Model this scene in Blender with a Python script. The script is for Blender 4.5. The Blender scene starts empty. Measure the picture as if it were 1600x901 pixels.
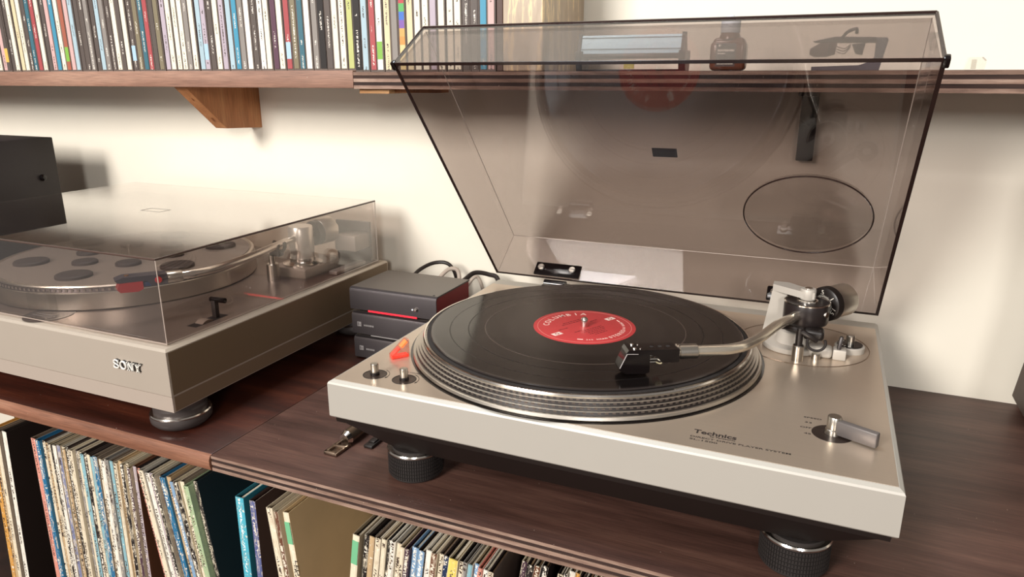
import bpy, bmesh, math, random
from mathutils import Vector, Matrix
random.seed(7)
R = math.radians
K = 0.001                      # everything below is written in millimetres
S = bpy.context.scene
C = S.collection

# ------------------------------------------------------------------ camera, world, light
cd = bpy.data.cameras.new('camera'); cam = bpy.data.objects.new('camera', cd); C.objects.link(cam)
CX, CY, CZ, YAW, PITCH, FPX = 382.4, -476.0, 353.6, 0.407, 0.284, 1131.2
cam.location = (CX*K, CY*K, CZ*K)
cam.rotation_euler = (math.pi/2 - PITCH, 0, YAW)
cd.sensor_fit = 'HORIZONTAL'; cd.sensor_width = 36; cd.lens = FPX/1600*36; cd.clip_start = 0.01
S.camera = cam

w = bpy.data.worlds.new('room_light'); S.world = w; w.use_nodes = True
bg = w.node_tree.nodes['Background']; bg.inputs[0].default_value = (1.0, 0.92, 0.85, 1); bg.inputs[1].default_value = 0.25

def window_light(name, loc, target, sx, sy, power, col):
    l = bpy.data.lights.new(name, 'AREA'); l.shape = 'RECTANGLE'; l.size = sx; l.size_y = sy; l.energy = power; l.color = col
    o = bpy.data.objects.new(name, l); C.objects.link(o); o.location = loc
    o.rotation_euler = (Vector(target)-Vector(loc)).to_track_quat('-Z', 'Y').to_euler()
    return o
window_light('window_daylight', (-0.75, -2.55, 1.45), (0.05, 0.3, 0.15), 0.9, 1.0, 128, (1.0, 0.955, 0.90))
window_light('side_window_daylight', (1.35, -2.7, 1.0), (0.0, 0.0, 0.0), 0.35, 0.5, 34, (1.0, 0.97, 0.94))
window_light('skylight_daylight', (-0.30, 0.0, 1.9), (-0.2, 0.05, 0.1), 0.5, 0.55, 20, (0.88, 0.95, 1.0))

S.view_settings.view_transform = 'Standard'; S.view_settings.look = 'None'
S.view_settings.gamma = 1.0; S.view_settings.use_curve_mapping = False; S.view_settings.exposure = -0.10

# ------------------------------------------------------------------ materials
MATS = {}
def srgb(h):
    if isinstance(h, str):
        h = h.lstrip('#'); c = [int(h[i:i+2], 16)/255 for i in (0, 2, 4)]
    else: c = [x/255 for x in h]
    return tuple((x/12.92 if x <= .04045 else ((x+.055)/1.055)**2.4) for x in c) + (1,)
class N:
    def __init__(s, name):
        s.m = bpy.data.materials.new(name); s.m.use_nodes = True; s.t = s.m.node_tree
        s.b = s.t.nodes['Principled BSDF']; s.out = s.t.nodes['Material Output']
    def n(s, typ, **kw):
        x = s.t.nodes.new(typ)
        for k, v in kw.items():
            if hasattr(x, k): setattr(x, k, v)
            else: x.inputs[k.replace('_', ' ')].default_value = v
        return x
    def l(s, a, b): s.t.links.new(a, b)
    def coord(s, scale=(1, 1, 1), rot=(0, 0, 0)):
        tc = s.n('ShaderNodeTexCoord'); mp = s.n('ShaderNodeMapping')
        mp.inputs['Scale'].default_value = scale; mp.inputs['Rotation'].default_value = rot
        s.l(tc.outputs['Object'], mp.inputs[0]); return mp.outputs[0]
    def rcoord(s, scale=(1, 1, 1), rot=(0, 0, 0)):
        # object coordinates shifted by a random amount, so that no two spines carry the same print
        v = s.coord(scale, rot); oi = s.n('ShaderNodeObjectInfo'); m = s.n('ShaderNodeMath', operation='MULTIPLY'); m.inputs[1].default_value = 90
        s.l(oi.outputs['Random'], m.inputs[0]); a = s.n('ShaderNodeVectorMath', operation='ADD'); s.l(v, a.inputs[0]); s.l(m.outputs[0], a.inputs[1]); return a.outputs[0]
    def ramp(s, fac, stops, interp='LINEAR'):
        r = s.n('ShaderNodeValToRGB'); r.color_ramp.interpolation = interp
        e = r.color_ramp.elements
        while len(e) < len(stops): e.new(0.5)
        for i, (p, c) in enumerate(stops): e[i].position = p; e[i].color = c if len(c) == 4 else tuple(c)+(1,)
        s.l(fac, r.inputs[0]); return r.outputs[0]
    def mix(s, fac, a, b):
        m = s.n('ShaderNodeMix', data_type='RGBA')
        if isinstance(fac, (int, float)): m.inputs[0].default_value = fac
        else: s.l(fac, m.inputs[0])
        for i, v in ((6, a), (7, b)):
            if isinstance(v, tuple): m.inputs[i].default_value = v
            else: s.l(v, m.inputs[i])
        return m.outputs[2]
    def noise(s, vec, scale, detail=4, rough=.6):
        n = s.n('ShaderNodeTexNoise'); n.inputs['Scale'].default_value = scale; n.inputs['Detail'].default_value = detail
        n.inputs['Roughness'].default_value = rough; s.l(vec, n.inputs['Vector']); return n.outputs['Fac']
    def bump(s, h, strength=.2, dist=.0005):
        b = s.n('ShaderNodeBump'); b.inputs['Strength'].default_value = strength; b.inputs['Distance'].default_value = dist
        s.l(h, b.inputs['Height']); s.l(b.outputs[0], s.b.inputs['Normal'])
def plain(name, col, rough=.5, metal=0, var=.06, scale=60, spec=.5, emit=None, coat=0, bump=0):
    if name in MATS: return MATS[name]
    k = N(name); c = srgb(col)
    f = k.noise(k.coord(), scale, 3)
    dk = tuple(x*(1-var) for x in c[:3])+(1,); lt = tuple(min(1, x*(1+var)) for x in c[:3])+(1,)
    k.l(k.mix(f, dk, lt), k.b.inputs['Base Color'])
    k.b.inputs['Roughness'].default_value = rough; k.b.inputs['Metallic'].default_value = metal
    k.b.inputs['Specular IOR Level'].default_value = spec; k.b.inputs['Coat Weight'].default_value = coat
    if emit: k.b.inputs['Emission Color'].default_value = srgb(emit[0]); k.b.inputs['Emission Strength'].default_value = emit[1]
    if bump: k.bump(f, bump, .0004)
    MATS[name] = k.m; return k.m
def wood(name, dark, mid, light, scale=1.0, rough=.5, axis=0, coat=0.0, knots=False):
    k = N(name)
    st = [9*scale, 9*scale, 9*scale]; st[axis] = .9*scale
    v = k.coord(tuple(st))
    a = k.noise(v, 3.0, 8, .62)
    st2 = [120*scale]*3; st2[axis] = 5*scale
    b = k.noise(k.coord(tuple(st2)), 4.0, 5, .65)
    base = k.ramp(a, [(.28, srgb(dark)), (.5, srgb(mid)), (.75, srgb(light))])
    fine = k.ramp(b, [(.3, (.55, .55, .55, 1)), (.7, (1.15, 1.12, 1.1, 1))])
    m = k.n('ShaderNodeMix', data_type='RGBA', blend_type='MULTIPLY'); m.inputs[0].default_value = .75
    k.l(base, m.inputs[6]); k.l(fine, m.inputs[7])
    out = m.outputs[2]
    # small pale dust and scratches
    d = k.noise(k.coord((1, 1, 1)), 420, 1, .4)
    dm = k.ramp(d, [(.80, (0, 0, 0, 1)), (.83, (1, 1, 1, 1))])
    out = k.mix(dm, out, srgb('#b09a8a'))
    k.l(out, k.b.inputs['Base Color']); k.b.inputs['Roughness'].default_value = rough
    k.b.inputs['Coat Weight'].default_value = coat; k.b.inputs['Coat Roughness'].default_value = .3
    k.bump(b, .25, .0004)
    MATS[name] = k.m; return k.m
def brushed(name, col, rough=.32, metal=1.0, axis=0, aniso=0.0):
    k = N(name); st = [500]*3; st[axis] = 6
    f = k.noise(k.coord(tuple(st)), 3, 3); c = srgb(col)
    k.l(k.mix(f, tuple(x*.95 for x in c[:3])+(1,), tuple(min(1, x*1.05) for x in c[:3])+(1,)), k.b.inputs['Base Color'])
    k.b.inputs['Metallic'].default_value = metal; k.b.inputs['Roughness'].default_value = rough
    MATS[name] = k.m; return k.m
def acrylic(name, tint, refl=.05, power=4.5, rough=.015):
    k = N(name); k.t.nodes.remove(k.b)
    tr = k.n('ShaderNodeBsdfTransparent'); tr.inputs[0].default_value = tint
    gl = k.n('ShaderNodeBsdfGlossy'); gl.inputs['Roughness'].default_value = rough; gl.inputs['Color'].default_value = (1, 1, 1, 1)
    lw = k.n('ShaderNodeLayerWeight'); lw.inputs['Blend'].default_value = .5
    p = k.n('ShaderNodeMath', operation='POWER'); k.l(lw.outputs['Facing'], p.inputs[0]); p.inputs[1].default_value = power
    a = k.n('ShaderNodeMath', operation='MULTIPLY_ADD'); k.l(p.outputs[0], a.inputs[0]); a.inputs[1].default_value = .9; a.inputs[2].default_value = refl
    mx = k.n('ShaderNodeMixShader'); k.l(a.outputs[0], mx.inputs[0]); k.l(tr.outputs[0], mx.inputs[1]); k.l(gl.outputs[0], mx.inputs[2])
    k.l(mx.outputs[0], k.out.inputs['Surface']); MATS[name] = k.m; return k.m
def printed(col, ink, wear=.35, kind='lp'):
    """card or paper spine: base colour, a broken line of small print, worn pale edges"""
    key = ('printed', col, ink, kind)
    if key in MATS: return MATS[key]
    k = N('printed_' + col.lstrip('#') + '_' + ink.lstrip('#') + '_' + kind)
    big = k.noise(k.rcoord((30, 30, 14)), 1.0, 3)
    c = srgb(col); base = k.mix(big, tuple(x*.82 for x in c[:3])+(1,), tuple(min(1, x*1.1) for x in c[:3])+(1,))
    tc = k.n('ShaderNodeTexCoord'); sep = k.n('ShaderNodeSeparateXYZ'); k.l(tc.outputs['Object'], sep.inputs[0])
    # letters: fast noise along the height, gated by slow noise so it reads as words
    fast = k.noise(k.rcoord((500, 60, 620 if kind == 'lp' else 1300)), 1.0, 1, .3)
    slow = k.noise(k.rcoord((8, 8, 26 if kind == 'lp' else 45)), 1.0, 1, .3)
    g1 = k.n('ShaderNodeMath', operation='GREATER_THAN'); k.l(fast, g1.inputs[0]); g1.inputs[1].default_value = .52
    g2 = k.n('ShaderNodeMath', operation='GREATER_THAN'); k.l(slow, g2.inputs[0]); g2.inputs[1].default_value = .47 if kind == 'lp' else .55
    ab = k.n('ShaderNodeMath', operation='ABSOLUTE'); k.l(sep.outputs[0], ab.inputs[0])
    g3 = k.n('ShaderNodeMath', operation='LESS_THAN'); k.l(ab.outputs[0], g3.inputs[0]); g3.inputs[1].default_value = .0014 if kind == 'lp' else .0011
    m1 = k.n('ShaderNodeMath', operation='MULTIPLY'); k.l(g1.outputs[0], m1.inputs[0]); k.l(g2.outputs[0], m1.inputs[1])
    m2 = k.n('ShaderNodeMath', operation='MULTIPLY'); k.l(m1.outputs[0], m2.inputs[0]); k.l(g3.outputs[0], m2.inputs[1])
    out = k.mix(m2.outputs[0], base, srgb(ink))
    if kind == 'lp':
        wr = k.noise(k.rcoord((420, 420, 90)), 1.0, 5, .75)
        dark = sum(c[:3]) < .9
        wm = k.ramp(wr, [(.54, (0, 0, 0, 1)), (.58, ((.7 if dark else .4),)*3+(1,))])
        out = k.mix(wm, out, srgb('#d9ccb4' if dark else '#a8937a'))
        w2 = k.noise(k.rcoord((260, 260, 300), (0, 0, 0)), 1.0, 3, .6)
        out = k.mix(k.ramp(w2, [(.62, (0, 0, 0, 1)), (.65, (.8,)*3+(1,))]), out, srgb('#efe6d4'))
    k.l(out, k.b.inputs['Base Color']); k.b.inputs['Roughness'].default_value = .55
    MATS[key] = k.m; return k.m

wall_m = plain('painted_plaster_wall', '#ece5d6', .85, 0, .03, 14, .2, bump=.35)
walnut = wood('oiled_walnut_board', '#220d07', '#3d1a10', '#5e2f1e', 1.2, .38, 0, .12)
walnut_edge = wood('walnut_front_edge', '#653d2b', '#8d604a', '#ae846a', 1.6, .6, 0)
plytop = wood('brown_stained_plywood_face', '#342019', '#533830', '#705145', 1.3, .5, 0, .1)
ply_lt = wood('light_ply_edge_grain', '#644c3f', '#937768', '#bba291', 5.5, .75, 0)
ply_dk = wood('dark_ply_end_grain', '#1a0e0b', '#33201a', '#4a3028', 4.5, .8, 0)
ushelf_l = wood('upper_walnut_edge', '#7d5b4c', '#9a7563', '#b08c78', 1.6, .6, 0)
pine = wood('orange_pine_bracket', '#8f5730', '#b5784a', '#cf9765', 1.6, .55, 2)
cleat_m = wood('pale_pine_cleat', '#a87848', '#c79a6a', '#e0bd92', 2.0, .6, 0)
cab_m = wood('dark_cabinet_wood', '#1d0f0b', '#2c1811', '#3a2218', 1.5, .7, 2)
silver_paint = plain('warm_silver_paint', '#b3aea5', .45, .15, .02, 30)
deck_m = brushed('brushed_champagne_deck', '#c6b5a3', .30, .66, 0)
black_pl = plain('black_plastic', '#1b1513', .38, 0, .05)
black_gloss = plain('black_gloss_plastic', '#120d0d', .12, 0, .03)
black_rub = plain('black_rubber', '#221c1a', .7, 0, .08)
dark_metal = plain('dark_grey_metal', '#3a3433', .4, .3, .05)
charcoal_box = plain('charcoal_anodised_steel', '#4a4445', .45, .55, .04, 300)
charcoal_top = plain('paler_charcoal_top', '#6a625c', .42, .6, .04, 300)
chrome = plain('polished_chrome', '#e6e0d8', .17, 1, .02)
alu = brushed('satin_aluminium', '#c9c3b9', .28, 1, 2)
alu_flat = plain('machined_aluminium', '#d6cec3', .34, 1, .04)
steel_arm = plain('warm_nickel_arm_tube', '#e9dfce', .24, .9, .02)
grey_cast = plain('pale_grey_painted_casting', '#b9b2a8', .45, .1, .02)
red_side = plain('red_anodised_side', '#7c1519', .5, .2, .05)
red_led = plain('red_light_bar', '#ff2a3a', .4, 0, 0, emit=('#ff2233', .9))
strobe_red = plain('glowing_red_strobe_prism', '#ff5a48', .15, 0, .05, emit=('#ff3020', .35))
strobe_or = plain('orange_strobe_lamp', '#ffb070', .2, 0, .05, emit=('#ff7a30', .7))
white_ink = plain('white_print', '#efe9dd', .6, 0, .02)
black_ink = plain('black_print', '#2a201c', .6, 0, .02)
grey_ink = plain('grey_print', '#8f8a88', .6, 0, .02)
smoke = acrylic('smoked_acrylic', (.72, .68, .668, 1), .045)
smoke_clear = acrylic('light_smoked_acrylic', (.89, .86, .845, 1), .04, 2.7, .02)
clear_pl = acrylic('clear_plastic', (.96, .96, .95, 1), .03)
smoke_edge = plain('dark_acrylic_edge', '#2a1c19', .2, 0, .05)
glint = plain('painted_edge_glint', '#b9aca2', .2, 0, .05)  # pale colour painted in for the glint along lid edges

# ------------------------------------------------------------------ mesh builder
class MB:
    def __init__(s, mat=None): s.bm = bmesh.new(); s.mt = mat or Matrix.Identity(4)
    def _add(s, vs, fs, mt=None):
        m = s.mt @ mt if mt is not None else s.mt
        bv = [s.bm.verts.new(m @ Vector(v)) for v in vs]
        for f in fs:
            try: s.bm.faces.new([bv[i] for i in f])
            except ValueError: pass
        return s
    def box(s, x0, x1, y0, y1, z0, z1, mt=None):
        v = [(x, y, z) for x in (x0, x1) for y in (y0, y1) for z in (z0, z1)]
        return s._add(v, [(0, 1, 3, 2), (4, 6, 7, 5), (0, 4, 5, 1), (2, 3, 7, 6), (0, 2, 6, 4), (1, 5, 7, 3)], mt)
    def rbox(s, x0, x1, y0, y1, z0, z1, r=2, seg=2, mt=None):
        t = bmesh.new()
        v = [t.verts.new((x, y, z)) for x in (x0, x1) for y in (y0, y1) for z in (z0, z1)]
        for f in [(0, 1, 3, 2), (4, 6, 7, 5), (0, 4, 5, 1), (2, 3, 7, 6), (0, 2, 6, 4), (1, 5, 7, 3)]: t.faces.new([v[i] for i in f])
        bmesh.ops.bevel(t, geom=list(t.edges), offset=r, segments=seg, affect='EDGES', profile=.5)
        t.verts.index_update()
        s._add([tuple(q.co) for q in t.verts], [[q.index for q in f.verts] for f in t.faces], mt); t.free(); return s
    def lathe(s, prof, c=(0, 0, 0), seg=64, mt=None, close=False):
        vs = []; fs = []; n = len(prof)
        for i in range(seg):
            a = 2*math.pi*i/seg; ca, sa = math.cos(a), math.sin(a)
            for r, z in prof: vs.append((c[0]+r*ca, c[1]+r*sa, c[2]+z))
        for i in range(seg):
            j = (i+1) % seg
            for k in range(n-1 + (1 if close else 0)):
                q = (k+1) % n; fs.append((i*n+k, j*n+k, j*n+q, i*n+q))
        if not close:
            if prof[0][0] > 1e-6: fs.append(tuple(i*n for i in range(seg))[::-1])
            if prof[-1][0] > 1e-6: fs.append(tuple(i*n+n-1 for i in range(seg)))
        s._add(vs, fs, mt); return s
    def cyl(s, c, r, h, seg=32, mt=None, b=0.0):
        p = [(r, 0), (r, h)] if not b else [(r-b, 0), (r, b), (r, h-b), (r-b, h)]
        return s.lathe(p, c, seg, mt)
    def tube(s, pts, r, seg=14, cap=True):
        P = [Vector(p) for p in pts]; n = len(P); rr = r if isinstance(r, (list, tuple)) else [r]*n
        vs = []; fs = []; up = None
        for i in range(n):
            t = (P[min(i+1, n-1)]-P[max(i-1, 0)]).normalized()
            if up is None:
                up = Vector((0, 0, 1)) if abs(t.z) < .9 else Vector((1, 0, 0))
            up = (up - t*up.dot(t)).normalized(); sd = t.cross(up)
            for k in range(seg):
                a = 2*math.pi*k/seg; vs.append(tuple(P[i]+(up*math.cos(a)+sd*math.sin(a))*rr[i]))
        for i in range(n-1):
            for k in range(seg):
                q = (k+1) % seg; fs.append((i*seg+k, i*seg+q, (i+1)*seg+q, (i+1)*seg+k))
        if cap: fs.append(tuple(range(seg))[::-1]); fs.append(tuple((n-1)*seg+k for k in range(seg)))
        return s._add(vs, fs)
    def prism(s, poly, h0, h1, axes='xyz', mt=None):
        """poly in (a,b), extruded h0..h1 along the third axis named last in axes"""
        ix = ['xyz'.index(ch) for ch in axes]; n = len(poly); vs = []
        for h in (h0, h1):
            for a, b in poly:
                v = [0, 0, 0]; v[ix[0]] = a; v[ix[1]] = b; v[ix[2]] = h; vs.append(tuple(v))
        fs = [tuple(range(n)), tuple(range(n, 2*n))] + [(i, (i+1) % n, n+(i+1) % n, n+i) for i in range(n)]
        return s._add(vs, fs, mt)
    def quad(s, a, b, c, d): return s._add([a, b, c, d], [(0, 1, 2, 3)])
    def build(s, name, mat, parent=None, smooth=35, off=(0, 0, 0), label=None):
        bmesh.ops.remove_doubles(s.bm, verts=s.bm.verts, dist=1e-4)
        bmesh.ops.recalc_face_normals(s.bm, faces=s.bm.faces)
        bmesh.ops.translate(s.bm, verts=s.bm.verts, vec=Vector(off)); bmesh.ops.scale(s.bm, verts=s.bm.verts, vec=(K, K, K))
        me = bpy.data.meshes.new(name); s.bm.to_mesh(me); s.bm.free()
        if smooth:
            me.polygons.foreach_set('use_smooth', [True]*len(me.polygons)); me.set_sharp_from_angle(angle=R(smooth))
        return link(name, me, mat, parent, label)
def link(name, me, mat, parent=None, label=None):
    o = bpy.data.objects.new(name, me); C.objects.link(o)
    if mat and not me.materials: me.materials.append(mat)
    if parent: o.parent = parent
    if label: o['label'] = label
    return o
def tag(o, label, cat, group=None):
    o['label'] = label; o['category'] = cat
    if group: o['group'] = group
    return o
def thing(name, loc, label, cat, group=None, rot=(0, 0, 0)):
    o = bpy.data.objects.new(name, None); C.objects.link(o); o.empty_display_size = .02
    o.location = Vector(loc)*K; o.rotation_euler = rot
    return tag(o, label, cat, group)
def text_mesh(txt, width=None, height=None, extrude=.1, bold=0.0, spacing=1.0):
    cu = bpy.data.curves.new('lettering', 'FONT'); cu.body = txt; cu.size = 10; cu.extrude = extrude; cu.offset = bold
    cu.space_character = spacing; cu.resolution_u = 3
    o = bpy.data.objects.new('lettering', cu); C.objects.link(o)
    bpy.context.view_layer.update()
    me = bpy.data.meshes.new_from_object(o.evaluated_get(bpy.context.evaluated_depsgraph_get()))
    bpy.data.objects.remove(o); bpy.data.curves.remove(cu)
    xs = [v.co.x for v in me.vertices]; ys = [v.co.y for v in me.vertices]
    x0, x1, y0, y1 = min(xs), max(xs), min(ys), max(ys)
    fx = width/(x1-x0) if width else 1; fy = height/(y1-y0) if height else fx
    if not width: fx = fy
    for v in me.vertices: v.co = ((v.co.x-x0)*fx, (v.co.y-y0)*fy, v.co.z)
    return me
def text(name, txt, mt, mat, parent, width=None, height=None, extrude=.1, bold=0.0, spacing=1.0, center=False):
    me = text_mesh(txt, width, height, extrude, bold, spacing)
    if center:
        w2 = max(v.co.x for v in me.vertices)/2; h2 = max(v.co.y for v in me.vertices)/2
        for v in me.vertices: v.co.x -= w2; v.co.y -= h2
    me.transform(mt); me.transform(Matrix.Scale(K, 4)); me.name = name
    return link(name, me, mat, parent)
def T(x, y, z): return Matrix.Translation((x, y, z))
def RZ(a): return Matrix.Rotation(R(a), 4, 'Z')
def RX(a): return Matrix.Rotation(R(a), 4, 'X')
def RY(a): return Matrix.Rotation(R(a), 4, 'Y')
def along(p, q):
    """matrix that carries +Z from p to q"""
    d = (Vector(q)-Vector(p)).normalized()
    return Matrix.Translation(p) @ d.to_track_quat('Z', 'Y').to_matrix().to_4x4()
def spline(pts, n=8):
    P = [Vector(p) for p in pts]; out = []
    for i in range(len(P)-1):
        a, b, c, d = P[max(i-1, 0)], P[i], P[i+1], P[min(i+2, len(P)-1)]
        for k in range(n):
            t = k/n; out.append(.5*((2*b)+(c-a)*t+(2*a-5*b+4*c-d)*t*t+(3*b-a-3*c+d)*t**3))
    return out+[P[-1]]

# ------------------------------------------------------------------ the setting
o = MB().box(-2200, 2200, 434, 474, -900, 1500).build('wall_back', wall_m, smooth=0); o['kind'] = 'structure'
o['label'] = 'cream painted plaster wall behind the shelves'

o = MB().box(-2200, 2200, -3200, 433.5, -920, -900).build('floor', wood('dark_floor_boards', '#3a2419', '#553625', '#6e4a35', .5, .5, 0), smooth=0); o['kind'] = 'structure'

# lower counter: solid walnut board on the left, plywood board on the right
t = thing('counter_board', (-520, 210, 0), 'solid reddish walnut counter board under the closed turntable', 'shelf')
off = (520, -210, 0)
MB().rbox(-1150, -138.2, -10, 434, -18, 0, 1.6, 2).build('board', walnut, t, off=off)
MB().prism([(-12.5, -16.5), (-14.2, -11), (-14.2, -5), (-12.2, -1.2), (-9.8, -.3), (-9.8, -17.6)], -1150, -138.4, 'yzx').build('front_edging', walnut_edge, t, off=off)
def ply(name, x0, x1, y0, y1, z0, z1, top, label):
    t = thing(name, ((x0+x1)/2, (y0+y1)/2, z0), label, 'shelf')
    off = (-(x0+x1)/2, -(y0+y1)/2, -z0); n = 5; h = (z1-z0)/n
    for i in range(n):
        a = z0+i*h; ins = 0 if i % 2 == 0 else .7
        MB().box(x0, x1, y0+ins, y1, a, a+h-(.35 if i == n-1 else 0)).build('ply_layer', (ply_lt if i % 2 == 0 else ply_dk), t, 0, off)
    MB().box(x0, x1, y0+.1, y1, z1-.35, z1).build('top_veneer', top, t, 0, off)
    return t
ply('plywood_counter', -137, 900, -12.5, 434, -16.5, 0, plytop, 'dark stained plywood counter board under the open turntable')

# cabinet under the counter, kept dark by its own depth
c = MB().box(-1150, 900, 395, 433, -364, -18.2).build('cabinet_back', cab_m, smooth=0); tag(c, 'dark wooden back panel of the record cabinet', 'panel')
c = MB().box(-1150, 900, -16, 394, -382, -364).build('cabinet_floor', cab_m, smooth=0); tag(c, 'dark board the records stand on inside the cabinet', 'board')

# upper shelf
t = thing('upper_shelf_board', (-650, 360, 340), 'walnut wall shelf board under the left run of CD cases', 'shelf')
MB().rbox(-1250, -153.6, 283, 434, 340.5, 361.5, 1.2, 2).build('board', ushelf_l, t, off=(650, -360, -340))
pu = ply('upper_plywood_shelf', -152.6, 900, 282.4, 434, 340, 359.6, plytop, 'layered plywood wall shelf board carrying the brush and bottle')
o = MB().box(-150, -108, 290, 330, 334.5, 339.8).build('pine_cleat', cleat_m, smooth=0); tag(o, 'short pale wooden cleat under the joint of the upper shelf boards', 'cleat')
o = MB().box(-106, -50, 300, 332, 335.5, 339.8).build('pine_batten', pine, smooth=0); tag(o, 'thin orange wooden batten under the plywood end of the upper shelf', 'batten')

# orange pine bracket
t = thing('shelf_bracket', (-436, 434, 280), 'orange pine bracket with a slanted front under the upper shelf', 'bracket')
MB().prism([(-434+434, 340.3-280), (292-434, 340.3-280), (360-434, 281-280), (0, 278-280)], -21, 0, 'yzx').build('body', pine, t)
knot = plain('dark_wood_knot', '#7a4523', .6)
for q, rr in ((.28, 2.0), (.76, 3.2)):
    y = 292-434+68*q; z = 60.3-59.3*q
    MB().lathe([(0, .25), (rr, .2), (rr, 0)], seg=12, mt=T(-9, y-.1, z-.1) @ RX(131) @ Matrix.Diagonal((.7, 1.6, 1, 1))).build('knot', knot, t)
t = thing('steel_bracket', (359, 434, 262), 'black flat bracket seen through the raised smoked lid', 'bracket')
MB().rbox(-10, 8, -14, 0, 0, 77.9, 1).rbox(-10, 8, -110, -14, 73, 77.9, 1).build('plate', dark_metal, t)

# ------------------------------------------------------------------ records in the cabinet
def hexc(*a): return '#%02x%02x%02x' % a
paper = plain('cream_inner_sleeve', '#d8cdb8', .8, 0, .06)
paper_dk = plain('kraft_inner_sleeve', '#8d7357', .8, 0, .08)
vinyl_edge = plain('black_vinyl_edge', '#15100f', .4)
def cover(col): return plain('card_'+col.lstrip('#'), col, .5, 0, .12, 18)
_o = ['', 'first', 'second', 'third', 'fourth', 'fifth', 'sixth', 'seventh', 'eighth', 'ninth', 'tenth', 'eleventh', 'twelfth', 'thirteenth', 'fourteenth', 'fifteenth', 'sixteenth', 'seventeenth', 'eighteenth', 'nineteenth']
_t = {2: ('twentieth', 'twenty'), 3: ('thirtieth', 'thirty'), 4: ('fortieth', 'forty'), 5: ('fiftieth', 'fifty'), 6: ('sixtieth', 'sixty'), 7: ('seventieth', 'seventy'), 8: ('eightieth', 'eighty')}
def ordinal(n):
    if n < 20: return _o[n]
    a, b = divmod(n, 10); return _t[a][0] if b == 0 else _t[a][1]+'-'+_o[b]
LPN = [0]
def lp(xt, ys, th, lean, spine, cov, ink, label, group, top=-47, cov2=None, nominal=-47):
    """one record sleeve: xt is where the left of its spine meets the top, in mm"""
    a = R(lean); H = 314+random.uniform(-1.0, .5); base = top-(H*math.cos(a)+ (th*math.sin(a) if lean > 0 else 0))
    base = max(base, -363.4+ (th*abs(math.sin(a))))
    xb = xt-(nominal-base)*math.tan(a)
    t = thing('vinyl_sleeve', (xb, ys, base), label, 'record', group, (0, a, 0))
    cm = cover(cov)
    MB().box(0, .55, .4, 312, 0, H).build('back_cover', cover(cov2 or cov), t, 0)
    MB().box(th-.55, th, .4, 312, 0, H).build('front_cover', cm, t, 0)
    MB().prism([(-th/2+.03, .5), (-th*.25, -.25), (th*.25, -.25), (th/2-.03, .5), (0, 1.0)], 0, H, 'xyz').build('spine', printed(spine, ink), t, 0).location = (th/2*K, 0, 0)
    if th > 2.4:
        MB().box(th*.38, th*.62, 3, 308, 1, H-2.2-random.random()*2).build('inner_sleeve', random.choice([paper, paper, paper_dk]), t, 0)
    if th > 3.4:
        MB().box(.8, th*.3, 5, 306, 1, H-4).build('record_edge', vinyl_edge, t, 0)
    return t
CN = {'cream': '#e2d5bb', 'white': '#e9e4d8', 'tan': '#c2a57e', 'pink': '#d99080', 'blue': '#1f6a93', 'navy': '#1d2f50', 'violet': '#7a7f9f', 'black': '#1f1a1a', 'grey': '#8f8a84', 'cyan': '#86b4bf', 'brown': '#6a4431', 'lilac': '#b5a9b0', 'green': '#a9bd95', 'sky': '#7fa2c2', 'yellow': '#e6cf6c', 'red': '#a93b35', 'orange': '#d39a4a', 'teal': '#41a3b3', 'plum': '#4a3440'}
INK = {'black': '#e6dfd2', 'blue': '#e6dfd2', 'navy': '#d8d2c4', 'brown': '#e0d4c0', 'sky': '#f0ece2', 'plum': '#e6dfd2'}
def run(x, ys, cols, lean, gname, last=None, top=-47, jitter=1.8):
    """a run of sleeves side by side; cols = [(colour, thickness)] left to right"""
    for i, (cn, th) in enumerate(cols):
        sp = CN[cn]; ink = INK.get(cn, '#3a2c26')
        cv = CN[cn] if random.random() < .35 else random.choice(['#2a201d', '#d5c8ae', '#b9a98e', '#473a35', '#8a7a6a', '#c9c1b2'])
        if last and i == len(cols)-1: cv = last
        lp(x, ys+random.uniform(-2, 2.5), th, lean, sp, cv, ink, '%s-spined record sleeve, %s from the left %s' % (cn, ordinal(i+1), gname), 'records '+gname, top+random.uniform(-jitter, jitter), None, top)
        x += (th+.4)/math.cos(R(lean))
    return x
run(-503, -4, [('orange', 7), ('tan', 5), ('cream', 7), ('white', 8)], 4.6, 'in the group at the left edge', top=-50)
g1 = [('pink', 8.5), ('blue', 7), ('cream', 5), ('tan', 4), ('cream', 5), ('black', 4), ('white', 6), ('violet', 6), ('cream', 5), ('tan', 4), ('black', 5), ('cream', 6), ('grey', 4), ('cream', 6), ('cyan', 6), ('black', 4), ('cream', 5), ('cyan', 6), ('blue', 7), ('cream', 4), ('white', 6), ('grey', 6), ('cyan', 5), ('cream', 5), ('tan', 5), ('black', 6), ('cream', 4), ('plum', 5), ('lilac', 5)]
xe = run(-427, -3, g1, 1.6, 'in the upright group with the salmon sleeve', '#6d452f')
g2 = [('pink', 5), ('cream', 7), ('white', 6), ('lilac', 6), ('black', 5), ('brown', 5), ('blue', 7), ('tan', 6), ('sky', 5), ('black', 7), ('cream', 6), ('green', 7)]
xe2 = run(-257, -6, g2, -7.4, 'in the slanting group before the black-green sleeve')
lp(xe2, -1, 5.5, -7.4, '#3a3430', '#20282b', '#cfc4b0', 'large black-green record sleeve with worn spine, cover facing right', None, -45)
lp(-121, -4, 10.5, 0.5, '#4fb0c4', '#2f7f90', '#e6f0ee', 'turquoise record box sleeve standing beside the black-green sleeve', None, -46)
lp(-103, -4, 7.5, 0.5, '#5b628f', '#3a2420', '#d8cfc8', 'dark brown record sleeve with violet-blue spine beside the turquoise one', None, -46)
run(-77.5, -10, [('cream', 7.5), ('brown', 5)], -5.2, 'in the worn pair beside the violet spine', top=-46)
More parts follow.
